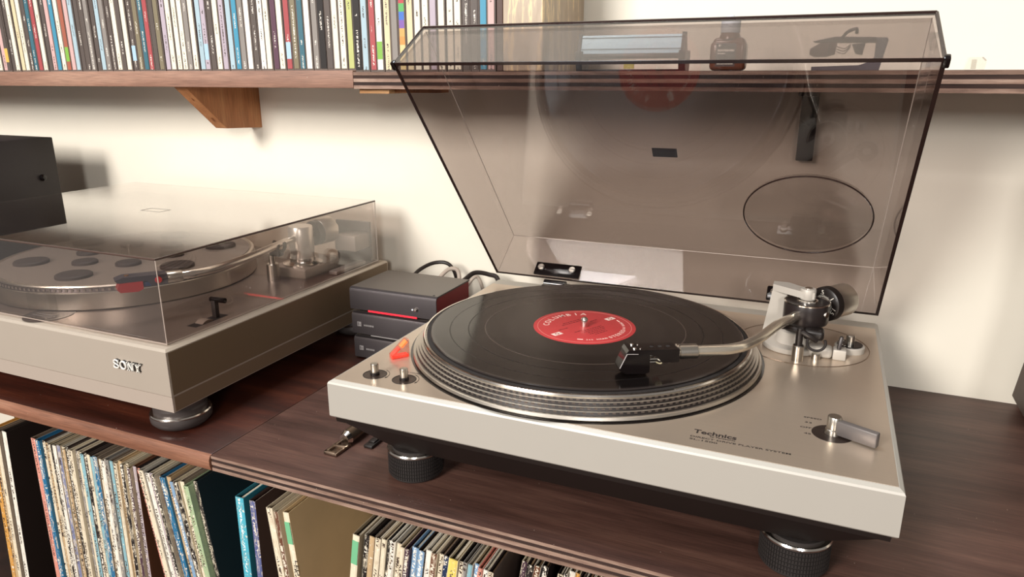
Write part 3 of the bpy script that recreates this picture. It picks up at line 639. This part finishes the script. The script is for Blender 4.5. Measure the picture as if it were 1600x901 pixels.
# bulge for the counterweight
bx, by, br = 363.5-0, 88.0, 63.0
prof = [(br*math.sin(R(a))/math.sin(R(40)), (math.cos(R(a))-math.cos(R(40)))*br/math.sin(R(40))*.9) for a in range(40, -1, -4)]
MB(LM @ T(bx, by, LH+.3)).lathe(prof, seg=72).build('bulge', acrylic('bulge_acrylic', (.97, .965, .96, 1), .10, 3.5), cv)
MB(LM @ T(bx, by, LH-th)).tube([(br*math.cos(R(a)), br*math.sin(R(a)), 0) for a in range(0, 361, 5)], .8, 8).build('bulge_edge', smoke_edge, cv)
MB(LM).rbox(210, 235.5, 166.2, 179, LH+.1, LH+.7, .2, 1).build('badge', plain('dark_badge', '#33221d', .3, .5), cv)
# hinges
for hx in (52, 331):
    h = MB(LM).rbox(hx, hx+60, th+.3, th+3.2, 1, 20, 1.6, 2).build('hinge_plate', black_gloss, cv)
    for q in (8, 49):
        MB(LM).lathe([(4.2, 0), (4.2, 1.2), (3.4, 2.0), (0, 2.0)], seg=24, mt=T(hx+q, th+3.2, 12) @ RX(-90)).build('hinge_screw', alu_flat, h)
        MB(LM).box(hx+q-3.6, hx+q+3.6, th+5.15, th+5.4, 11.6, 12.4).build('screw_slot', black_pl, h, 0)
    MB().tube([(LX+hx+16, LY-4, LZ-5.5), (LX+hx+44, LY-4, LZ-5.5)], 5.2, 20).build('hinge_barrel', black_gloss, h)
    MB().rbox(LX+hx+14, LX+hx+46, LY-10, LY+8, ZT+.2, LZ-6, 1, 2).build('hinge_foot', black_gloss, h)

# ------------------------------------------------------------------ the record
k = N('black_vinyl_grooves')
tc = k.n('ShaderNodeTexCoord'); ln = k.n('ShaderNodeVectorMath', operation='LENGTH'); k.l(tc.outputs['Object'], ln.inputs[0])
rad = ln.outputs['Value']
mr = k.n('ShaderNodeMapRange'); k.l(rad, mr.inputs['Value']); mr.inputs['From Max'].default_value = .152
wv = k.n('ShaderNodeMath', operation='SINE'); mu = k.n('ShaderNodeMath', operation='MULTIPLY'); k.l(rad, mu.inputs[0]); mu.inputs[1].default_value = 9000; k.l(mu.outputs[0], wv.inputs[0])
tracks = k.ramp(mr.outputs[0], [(0, (.16,)*3), (.515, (.16,)*3), (.525, (.15,)*3), (.632, (.14,)*3), (.638, (.5,)*3), (.644, (.15,)*3), (.742, (.15,)*3), (.748, (.5,)*3), (.754, (.14,)*3), (.861, (.15,)*3), (.866, (.5,)*3), (.871, (.14,)*3), (.955, (.15,)*3), (.965, (.12,)*3)][:14])
k.l(tracks, k.b.inputs['Roughness'])
colr = k.ramp(mr.outputs[0], [(0, srgb('#1d1816')), (.50, srgb('#1d1816')), (.52, srgb('#100c0b')), (.640, srgb('#100c0b')), (.6405, srgb('#6a5a50')), (.643, srgb('#100c0b')), (.751, srgb('#100c0b')), (.7515, srgb('#5a4a42')), (.754, srgb('#100c0b')), (.868, srgb('#100c0b')), (.8685, srgb('#6a5a50')), (.871, srgb('#100c0b')), (.965, srgb('#100c0b')), (.975, srgb('#2a2422'))])
k.l(colr, k.b.inputs['Base Color']); k.b.inputs['Specular IOR Level'].default_value = .55
k.bump(wv.outputs[0], .05, .00004)
rec = thing('vinyl_record', (PCX, PCY, 116.7), 'black long-playing record with a red centre label on the open turntable', 'record')
MB().lathe([(3.7, 0), (149.5, 0), (150.4, .6), (150.4, 1.1), (149.6, 1.75), (146.5, 1.5), (80, 1.45), (50, 1.7), (3.7, 1.7)], seg=192, close=True).build('disc', k.m, rec, 25)
lb = MB().lathe([(3.7, 1.6), (50, 1.6), (50, 1.86), (49.6, 1.95), (3.7, 1.95)], seg=96, close=True).build('centre_label', plain('red_label_paper', '#c23e3f', .5, 0, .04, 40), rec, 25)
cream_ink = plain('pale_pink_ink', '#f0cfc4', .5)
LR = RZ(62)
MB(LR).lathe([(45.6, 1.95), (46.1, 1.95), (46.1, 2.02), (45.6, 2.02)], seg=96, close=True).build('label_ring', plain('label_ring_ink', '#e08a80', .5), lb)
def arc_text(s_, r, mid, step, hgt, inward=False):
    n = len(s_)
    for i, ch in enumerate(s_):
        if ch == ' ': continue
        o_ = (i-(n-1)/2)*step
        a = mid-o_ if not inward else mid+o_
        mm = LR @ T(r*math.cos(R(a)), r*math.sin(R(a)), 1.98) @ RZ(a-90 if not inward else a+90)
        text('letter', ch, mm, cream_ink, lb, None, hgt, .04, .12, 1, True)
arc_text('COLUMBIA', 37.5, 90, 12.2, 6.4)
arc_text('STEREO', 38.5, 283, 7.0, 4.6, True)
arc_text('360 SOUND', 38.5, 322, 3.6, 2.6, True)
arc_text('360 SOUND', 38.5, 244, 3.6, 2.6, True)
for a0, a1 in ((216, 224), (340, 348)):
    MB(LR).tube([(38.5*math.cos(R(a)), 38.5*math.sin(R(a)), 2.0) for a in range(a0, a1+1, 2)], .45, 6).build('arrow_bar', cream_ink, lb)
for sx in (-1, 1):
    MB(LR).box(sx*36-5.2, sx*36+5.2, -3.2, 3.2, 1.95, 2.03).build('label_logo', plain('logo_ink', '#f3ddd2', .5), lb, 0)
    MB(LR).lathe([(1.3, 2.03), (2.3, 2.03), (2.3, 2.08), (1.3, 2.08)], (sx*36, 0, 0), 20, close=True).build('logo_eye', plain('logo_red', '#b05048', .5), lb)
dk_ink = plain('dark_red_ink', '#5b1a1c', .6)
for y0, x0, x1 in ((14, -16, 16), (17.5, -12, 12), (-8, -20, -11), (-10, -9, 14), (-13.5, -13, 14), (-17, -11, 12), (-20.5, -12, 9), (-24, -8, 8), (6, 14, 24), (6, -28, -16)):
    xq = x0
    while xq < x1:
        wq = random.uniform(1.2, 4); MB(LR).box(xq, min(xq+wq, x1), y0, y0+1.1, 1.95, 2.0).build('track_line', dk_ink, lb, 0); xq += wq+.8

# ------------------------------------------------------------------ closed turntable on the left
ZS = 98
st = thing('closed_turntable', (-432, 195, 0), 'champagne silver turntable under a closed clear lid', 'turntable')
so = (432, -195, 0)
X0, X1, Y0, Y1 = -675, -190, -3, 393
champ = plain('champagne_plinth', '#beb2a4', .42, .38, .02, 40)
champ_lo = plain('champagne_lower_plinth', '#c2b4a7', .46, .38, .02, 40)
hull([(X0+.6, X1-.6, Y0+.6, Y1, 47), (X0, X1, Y0, Y1, 48), (X0, X1, Y0, Y1, ZS-3), (X0+2.5, X1-2.5, Y0+2.5, Y1-2, ZS-.6), (X0+6, X1-6, Y0+7, Y1-4, ZS)]).build('plinth', champ, st, 20, so)
hull([(X0+1.2, X1-1.2, Y0+1.2, Y1-1, 30), (X0+.8, X1-.8, Y0+.8, Y1-1, 46.9)]).build('lower_plinth', champ_lo, st, 20, so)
side_m = plain('shade_toned_side_panel', '#78654f', .4, .35, .03, 40)  # right side coloured darker than the plinth to stand in for its shade
MB().box(X1-.6, X1+.35, Y0+2.4, Y1-2, 49, ZS-4).build('side_panel', side_m, st, 0, so, 'side panel darkened in colour to stand for shade')
MB().box(X1-2, X1-.5, Y0+3.5, Y1-3, 31, 46.6).build('side_panel', plain('shade_toned_lower_side', '#806c57', .42, .35, .03, 40), st, 0, so, 'lower side strip darkened in colour to stand for shade')  # lower strip has the same shade put into its colour
MB().box(X0+9, X1-9, Y0+12, Y1-10, ZS-.2, ZS+.4).build('deck_panel', plain('taupe_deck', '#7e6f66', .33, .55, .03, 60), st, 0, so)
fm = MB().lathe([(0, 0), (24, 0), (26.5, 1.5), (30.5, 6), (31, 10), (30, 14), (27, 15), (27, 21), (25, 23), (25, 30), (0, 30)], seg=56)
sf = fm.build('foot', plain('dark_satin_foot', '#4a4341', .35, .2), st); sr = MB().lathe([(27, 13.6), (30.6, 13.4), (30.9, 14.6), (30, 15.8), (27, 15.8)], seg=56, close=True).build('foot_ring', chrome, sf)
fpos = [(-221, 32), (-644, 32), (-221, 350), (-644, 350)]
sf.location = ((fpos[0][0]+432)*K, (fpos[0][1]-195)*K, 0)
for x, y in fpos[1:]:
    f = link('foot', sf.data, None, st); f.location = ((x+432)*K, (y-195)*K, 0); link('foot_ring', sr.data, None, f)
# SONY badge letters, slab serif
def serif(name, chs, mt, mat, parent):
    m = MB(mt); x = 0
    def b(x0, x1, y0, y1): m.box(x0, x1, y0, y1, 0, 1.2)
    def sl(xa, xb, y0, y1, w): m.prism([(xa, y0), (xa+w, y0), (xb+w, y1), (xb, y1)], 0, 1.2, 'xyz')
    # S
    pts = [(7.4, 6.6), (6.6, 7.9), (4.2, 8.6), (1.9, 7.9), (1.2, 6.5), (2.4, 5.1), (4.6, 4.3), (6.8, 3.4), (7.7, 2.2), (6.8, .9), (4.2, .3), (1.7, .9), (.8, 2.3)]
    m.tube([(p[0], p[1], .6) for p in spline([(a, c_, 0) for a, c_ in pts], 4)], .85, 8); b(6.9, 8.1, 5.8, 8.6); b(.4, 1.6, .3, 3.0)
    # O
    x = 10.3; m.tube([(x+4.3+4.0*math.cos(R(a)), 4.45+4.0*math.sin(R(a)), .6) for a in range(0, 361, 15)], 1.0, 8)
    # N
    x = 20.3; b(x+1.2, x+2.5, 0, 8.9); b(x+7.6, x+8.9, 0, 8.9); sl(x+7.0, x+1.0, 0, 8.9, 2.2); b(x, x+3.7, 0, 1); b(x-.2, x+2.4, 7.9, 8.9); b(x+6.4, x+10, 7.9, 8.9)
    # Y
    x = 31.2; b(x+3.6, x+5.3, 0, 4.6); sl(x+3.5, x+.7, 3.9, 8.9, 1.9); sl(x+4.0, x+6.9, 3.9, 8.9, 1.2); b(x+2.7, x+6.2, 0, .9); b(x-.3, x+3.4, 7.9, 8.9); b(x+5.8, x+9.2, 7.9, 8.9)
    return m.build(name, mat, parent, 30, so)
sb = T(-264.5, Y0-1.1, 68.6) @ RX(90) @ Matrix.Diagonal((.97, 1.0, 1, 1))
serif('badge_lettering', 'SONY', sb, plain('white_metal_letters', '#f1eee6', .3, .2), st)
serif('painted_badge_shadow', 'SONY', T(-263.4, Y0-.05, 69.2) @ RX(90) @ Matrix.Diagonal((.97, 1.0, .8, 1)), black_pl, st)  # black offset copy of the letters, painted in as their shadow
# platter with round rubber cups
QX, QY = -455, 184
sp_ = MB().lathe([(0, ZS+1), (156, ZS+1), (157, ZS+2), (157, ZS+21), (156.4, ZS+21.8), (155.4, ZS+21.8)], (QX, QY, 0), 128).build('platter', brushed('turned_aluminium', '#cfc7bb', .3, 1, 2), st, 35, so)
MB().lathe([(150, ZS+21), (155.6, ZS+21.6), (153.6, ZS+27), (150, ZS+27)], (QX, QY, 0), 128, close=True).build('strobe_band', plain('strobe_band_dark', '#4a4140', .4, .5), sp_, 35, so)
dots = MB()
for i in range(150):
    dots.box(154.0, 155.4, -1.4, 1.4, ZS+22.6, ZS+25.4, T(QX, QY, 0) @ RZ(2.4*i))
d = dots.build('strobe_dots', plain('strobe_dot_pale', '#a59a92', .4, .7), sp_, 0, so); d['kind'] = 'stuff'
MB().lathe([(0, ZS+26.5), (154.6, ZS+26.5), (155.6, ZS+27.6), (155, ZS+29.2), (152, ZS+29.6), (150, ZS+28.2), (0, ZS+28.2)], (QX, QY, 0), 128).build('platter_rim', alu_flat, sp_, 35, so)
MB().lathe([(0, ZS+28), (149.5, ZS+28), (149.5, ZS+29), (0, ZS+29)], (QX, QY, 0), 96).build('mat', plain('grey_speckled_mat', '#93877d', .5, .3, .2, 900), sp_, 35, so)
MB().lathe([(3.6, ZS+28), (3.6, ZS+42), (0, ZS+44)], (QX, QY, 0), 20).build('spindle', chrome, sp_, 35, so)
for ring, n, ph, rr in ((112, 6, -12, 20), (58, 6, 18, 15)):
    for i in range(n):
        a = R(ph+360/n*i)
        MB().lathe([(rr, ZS+29), (rr, ZS+32), (rr-1.5, ZS+33.2), (0, ZS+33.2)], (QX+ring*math.cos(a), QY+ring*math.sin(a), 0), 36).build('rubber_cup', plain('dark_rubber_cup', '#3f3532', .6), sp_, 35, so)
# strobe window block and deck print
MB().rbox(-423, -393, 20, 34, ZS+.5, ZS+25, 1, 2).build('strobe_block', clear_pl, st, 35, so)
MB().lathe([(0, .4), (26, .4), (26, .9), (0, .9)], (-398, 14+12, ZS), 40, mt=None).build('speed_dish', plain('dark_dish', '#463b38', .4, .3), st, 35, so)
for r_ in range(2):
    xq = -414
    while xq < -386:
        wq = random.uniform(1.5, 3.5); MB().box(xq, xq+wq, 18+r_*5, 19.3+r_*5, ZS+.9, ZS+1.05).build('printed_mark', grey_ink, st, 0, so); xq += wq+1.1
xq = -330
while xq < -236:
    wq = random.uniform(1.6, 3.4); MB().box(xq, xq+wq, 14, 15.4, ZS+.35, ZS+.5).build('printed_mark', grey_ink, st, 0, so); xq += wq+1.0
# start lever in its slot
MB().box(-226, -213, 58, 104, ZS+.38, ZS+.6).build('lever_slot', plain('slot_black', '#1c1413', .6), st, 0, so)
MB().lathe([(0, -5.5), (13, -5.5), (13, 5.5), (0, 5.5)], seg=36, mt=T(-219.5, 76, ZS-9.5) @ RY(90)).build('thumb_wheel', plain('taupe_wheel', '#8d7d72', .4, .4), st, 35, so)
lvs = MB().rbox(-222.5, -216.5, 90, 96, ZS+.5, ZS+21, 1, 2).build('start_lever', dark_metal, st, 35, so)
MB().tube([(-224, 93, ZS+21), (-204, 93, ZS+21.5)], 3.0, 14).build('lever_grip', black_gloss, lvs, 35, so)
# tone arm of the closed turntable
ab = MB().rbox(-287, -229, 258, 332, ZS+.4, ZS+13, 1.2, 2).build('arm_platform', plain('taupe_platform', '#9c8e83', .4, .5), st, 35, so)
MB().lathe([(26, 13), (26, 15), (19, 16.5), (17, 18), (17, 22)], (-256, 288, ZS), 48).build('arm_collar', chrome, ab, 35, so)
pil = MB().lathe([(16, 20), (16, 33), (16.6, 34), (16.6, 62), (15.2, 64.5), (0, 64.8)], (-256, 288, ZS), 48).build('arm_pillar', plain('satin_silver', '#ece6dc', .3, .8, .02), st, 35, so)
sa = [(-256, 275, 148), (-252, 250, 148), (-246, 220, 148), (-241, 190, 147.5), (-237, 150, 147), (-238, 118, 146.5), (-245, 94, 146), (-253, 82, 145.6)]
sarm = MB().tube(spline(sa, 6), 4.8, 18).build('tonearm', chrome, st, 35, so)
SH = T(-253, 82, 145.5) @ RZ(56)
MB(SH).lathe([(6, 0), (6.4, 1), (6.4, 15), (6, 16)], seg=24, mt=T(-14, 0, 0) @ RY(90)).build('headshell_collar', alu, sarm, 35, so)
MB(SH).prism([(-14, 6), (-14, -5), (-30, -5), (-34, 1), (-62, 2), (-64, 5), (-56, 7.5)], -8.5, 8.5, 'xzy').build('headshell', plain('blue_grey_headshell', '#3f3a46', .35, .3), sarm, 35, so)
MB(SH).lathe([(2.4, 7), (2.4, 8.2), (0, 8.4)], (-52, 0, 0), 16).build('brass_screw', plain('brass', '#c08a4a', .3, 1), sarm, 35, so)
MB(SH).prism([(-60, 1.5), (-38, 1.5), (-38, -7), (-43, -9.5), (-60, -8.5), (-63, -5)], -8.5, 8.5, 'xzy').build('cartridge', plain('red_cartridge', '#a8282c', .3), sarm, 35, so)
MB(SH).rbox(-38, -24, -5, 5, -6, -1, 1).build('cartridge_pins', plain('blue_pins', '#2a4f86', .4), sarm, 35, so)
MB(SH).lathe([(0, 0), (3.6, 0), (3.4, .8), (0, .9)], seg=18, mt=T(-23, -8.6, .5) @ RX(90)).build('red_dot', plain('red_dot', '#b8262c', .4), sarm, 35, so)
MB().tube([(-256, 302, 148), (-256, 320, 148.5)], 7, 18).build('rear_stub', alu_flat, sarm, 35, so)
MB().lathe([(0, 0), (16, 0), (17, 1.2), (17, 9), (0, 9)], seg=48, mt=along((-254, 309, 148), (-246, 360, 150))).build('dial', black_pl, sarm, 35, so)
MB().lathe([(0, 9), (17.4, 9), (18, 10), (18, 32), (16, 33.5), (9, 34), (7, 43), (0, 44)], seg=48, mt=along((-254, 309, 148), (-246, 360, 150))).build('counterweight', alu_flat, sarm, 35, so)
MB().lathe([(8, .4), (8, 22), (7, 23), (0, 23)], (-266, 240, ZS), 28).lathe([(4, 22), (4, 36), (0, 36)], (-266, 240, ZS), 20).build('arm_rest_post', alu, st, 35, so)
MB().tube([(-248+8.5*math.cos(R(a)), 236, 148+8.5*math.sin(R(a))) for a in range(150, 395, 14)], 2.2, 10).rbox(-262, -246, 231, 241, 133, 140, 1.5).build('arm_rest_clip', black_pl, st, 35, so)
MB().rbox(-240, -205, 338, 374, ZS+22, ZS+44, 2, 2).build('hinge_block', plain('grey_block', '#8f8680', .4, .4), st, 35, so)
MB().rbox(-262, -204, 372.5, 377, ZS+.6, ZS+58, 1, 2).build('hinge_tower', dark_metal, st, 35, so)
MB().rbox(-216, -203, 290, 358, ZS+.6, ZS+6, 1.2, 2).build('side_rail', plain('pale_rail', '#a59c95', .35, .5), st, 35, so)
# closed clear lid
LXA, LXB, LYA, LYB, LZA, LZB = -669, -196, 5, 380, ZS+1.2, 187
m = MB(); th2 = 3
hull([(LXA, LXB, LYA, LYB, LZA), (LXA+.4, LXB-.4, LYA+.6, LYB-.4, LZB-2), (LXA+2.2, LXB-2.2, LYA+2.4, LYB-2.2, LZB)], True, False, None, m)
hull([(LXA+th2, LXB-th2, LYA+th2, LYB-th2, LZA), (LXA+th2, LXB-th2, LYA+th2, LYB-th2, LZB-th2)], True, False, None, m)
lid = m.build('dust_cover', smoke_clear, st, 15, so)
q = 1.1
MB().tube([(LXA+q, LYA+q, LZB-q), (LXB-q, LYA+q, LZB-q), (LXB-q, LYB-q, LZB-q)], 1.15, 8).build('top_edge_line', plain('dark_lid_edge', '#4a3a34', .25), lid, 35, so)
MB().tube([(LXB-q, LYA+q, LZB-q), (LXB-q, LYA+q, LZA)], .55, 8).tube([(LXB-q, LYB-q, LZB-q), (LXB-q, LYB-q, LZA)], .6, 8).build('corner_line', plain('painted_corner_glint', '#cfc4ba', .15), lid, 35, so)  # pale tubes paint the glint down the lid corners
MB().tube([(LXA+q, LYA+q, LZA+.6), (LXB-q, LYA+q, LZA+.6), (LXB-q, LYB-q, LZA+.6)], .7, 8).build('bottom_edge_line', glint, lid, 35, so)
m = MB()
for a, b, c_, d_ in ((-432, -398, 190, 191), (-432, -398, 207, 208), (-432, -431, 191, 207), (-399, -398, 191, 207)):
    m.box(a, b, c_, d_, LZB+.02, LZB+.2)
m.build('lid_badge_outline', plain('grey_outline', '#7d756c', .4), lid, 0, so)

# ------------------------------------------------------------------ three stacked charcoal boxes
def hifi(z, label, top, side, dy=0, dx=0):
    t = thing('amplifier_box', (-160+dx, 257+dy, z), label, 'amplifier', 'small stacked amplifier boxes')
    Wd, Dp, Ht = 126, 91, 30.5
    prof = [(0, 2), (0, 26), (1.2, 29), (4, Ht), (Dp, Ht), (Dp, Ht-1.6), (5, Ht-1.6), (2, 27.5), (1.6, 25), (1.6, 2)]
    MB().prism([(1.2, 2.2), (1.2, 25), (3, 28.6), (Dp-1, 28.6), (Dp-1, 2.2)], 1, Wd-1, 'yzx').build('chassis', side, t, 30)
    MB().prism(prof, 0, Wd, 'yzx').build('folded_cover', top, t, 30)
    MB().box(.3, Wd-.3, 5, Dp-.3, Ht, Ht+.2).build('paler_top_layer', charcoal_top, t, 0)  # thin layer, paler than the folded cover, added over its top
    for fx in (12, Wd-12):
        for fy in (12, Dp-12): MB().lathe([(5, 0), (5, 2.6), (0, 2.6)], (fx, fy, -.2), 20).build('rubber_foot', black_rub, t)
    return t
b3 = hifi(.3, 'lowest charcoal metal box of the small stack, pale square logo', charcoal_box, charcoal_box, 1.5, 1.5)
b2 = hifi(33.2, 'middle charcoal metal box of the small stack, pale square logo', charcoal_box, charcoal_box, .5, .8)
b1 = hifi(66.2, 'top charcoal box with red side panel and glowing red strip', charcoal_box, red_side)
for b in (b2, b3):
    MB().box(8, 14, -.25, .1, 12, 18).build('logo', grey_ink, b, 0)
    MB().box(9, 10, -.35, -.2, 13, 17).box(11, 13, -.35, -.2, 14.5, 15.2).build('logo_cut', charcoal_box, b, 0)
    xq = 18
    while xq < 31:
        wq = random.uniform(.8, 2); MB().box(xq, xq+wq, -.2, .1, 13, 15.2).build('printed_mark', grey_ink, b, 0); xq += wq+.6
    MB().box(28, 100, -.3, .4, .8, 2.0).build('bottom_lip', grey_ink, b, 0)
MB().box(27, 98, -.4, 1.2, .4, 2.5).build('light_strip', red_led, b1, 0)
MB().lathe([(2.2, 0), (2.2, 3), (1.5, 3.6), (0, 3.6)], seg=20, mt=T(98, .2, 13) @ RX(90)).build('toggle', chrome, b1)
MB().lathe([(.9, 0), (.9, .8), (0, .8)], seg=14, mt=T(92.5, .2, 11.5) @ RX(90)).build('status_light', plain('white_led', '#ffffff', .3, emit=('#ffffff', .8)), b1)
MB().lathe([(1.6, 0), (1.4, .6), (0, .6)], (119, 8, 30.4), 14).build('cover_screw', black_rub, b1)
# cables behind the stack
def cable(pts, r, mat, label):
    o = MB().tube(spline(pts, 8), r, 10).build('signal_cable', mat, None); tag(o, label, 'cable'); return o
black_c = plain('black_cable', '#241b18', .5); white_c = plain('grey_cable', '#b5a79a', .5)
cable([(-62, 350, 80), (-54, 372, 88), (-46, 388, 95), (-30, 398, 92), (-16, 400, 84), (-12, 392, 40), (-12, 400, 3)], 3.2, black_c, 'black cable arching behind the stack, nearest the open turntable')
cable([(-96, 350, 74), (-92, 368, 86), (-84, 382, 97), (-74, 388, 97), (-70, 388, 86), (-70, 384, 70), (-66, 392, 3)], 2.8, white_c, 'grey cable looping behind the red-sided box')
cable([(-128, 350, 84), (-126, 376, 94), (-112, 396, 101), (-92, 402, 98), (-84, 408, 70), (-86, 414, 3)], 2.6, black_c, 'black cable rising just above the top box back edge')
cable([(-60, 350, 44), (-48, 366, 80), (-38, 380, 92), (-30, 384, 60), (-30, 380, 3)], 2.4, white_c, 'grey cable standing between the two black cables')

# ------------------------------------------------------------------ speakers at both frame edges
t = thing('black_speaker', (-890, 237, 0), 'black box speaker standing behind the closed turntable at the left', 'speaker')
spk = plain('matt_black_cabinet', '#2b2423', .55, 0, .05)
MB().rbox(-100, 100, -180, 100, 6, 259, 1.5, 2).build('cabinet', spk, t)
MB().lathe([(5.5, 0), (5.2, 2.6), (3.6, 3.6), (0, 3.8)], seg=28, mt=T(100, 72, 196) @ RY(90)).lathe([(2, 3.7), (2, 4.4), (0, 4.4)], seg=20, mt=T(100, 72, 196) @ RY(90)).build('grip_bolt', black_gloss, t)
MB().prism([(100, 150), (109, 110), (109, 0), (100, 0)], 20, 82, 'yzx').build('rear_heatsink', black_pl, t)
for fx in (-80, 80):
    for fy in (-150, 80): MB().lathe([(9, 0), (9, 6.2), (0, 6.2)], (fx, fy, 0), 24).build('foot', black_rub, t)
t = thing('brown_speaker', (700, 330, 0), 'dark brown speaker cabinet just entering at the right frame edge', 'speaker')
spkb = wood('dark_walnut_veneer', '#2a1710', '#3a2419', '#4a3022', 1.4, .5, 2)
MB().prism([(-101, 16), (-93, 3), (110, 3), (110, 300), (-70, 300)], -60, 88, 'xzy').build('cabinet', spkb, t)
MB().box(-86, 106, -64, -60, 8, 290).build('grille', plain('black_grille', '#1a1413', .8), t, 0)

# ------------------------------------------------------------------ metal tool under the open turntable
t = thing('metal_strap_tool', (-28, 55, 0), 'bronze metal bar with a looped end lying under the open turntable', 'tool', None, (0, 0, R(-2)))
bronze = plain('bronze_metal', '#8a7767', .3, .9, .06)
MB().tube([(0, 4, 7.6), (-2, 60, 8), (-3, 110, 8)], 7.4, 18).build('bar', plain('dark_bronze_bar', '#83705f', .3, .85), t)
MB().tube([(-.2, -.5, 7.4), (0, 4.2, 7.6)], [5.5, 7.6], 18).build('end_ring', chrome, t)
m = MB(); m.rbox(-9, 6, -22, -18, .3, 3.6, 1).rbox(-9, -5.5, -22, 2, .3, 3.6, 1).rbox(3, 6.5, -22, 2, .3, 3.6, 1).rbox(-9, 6.5, -9, -5.5, .3, 4.2, 1).box(-6, 4, -19, 1, .2, .8)
m.build('loop', bronze, t)
t = thing('small_tool_stub', (-4, 62, 0), 'short black tool end peeping out beside the bronze bar', 'tool')
MB().rbox(-5, 5, -3, 34, .2, 3.4, 1).rbox(-3.5, 3.5, 4, 34, 3.4, 5, .6).build('stub', black_pl, t)
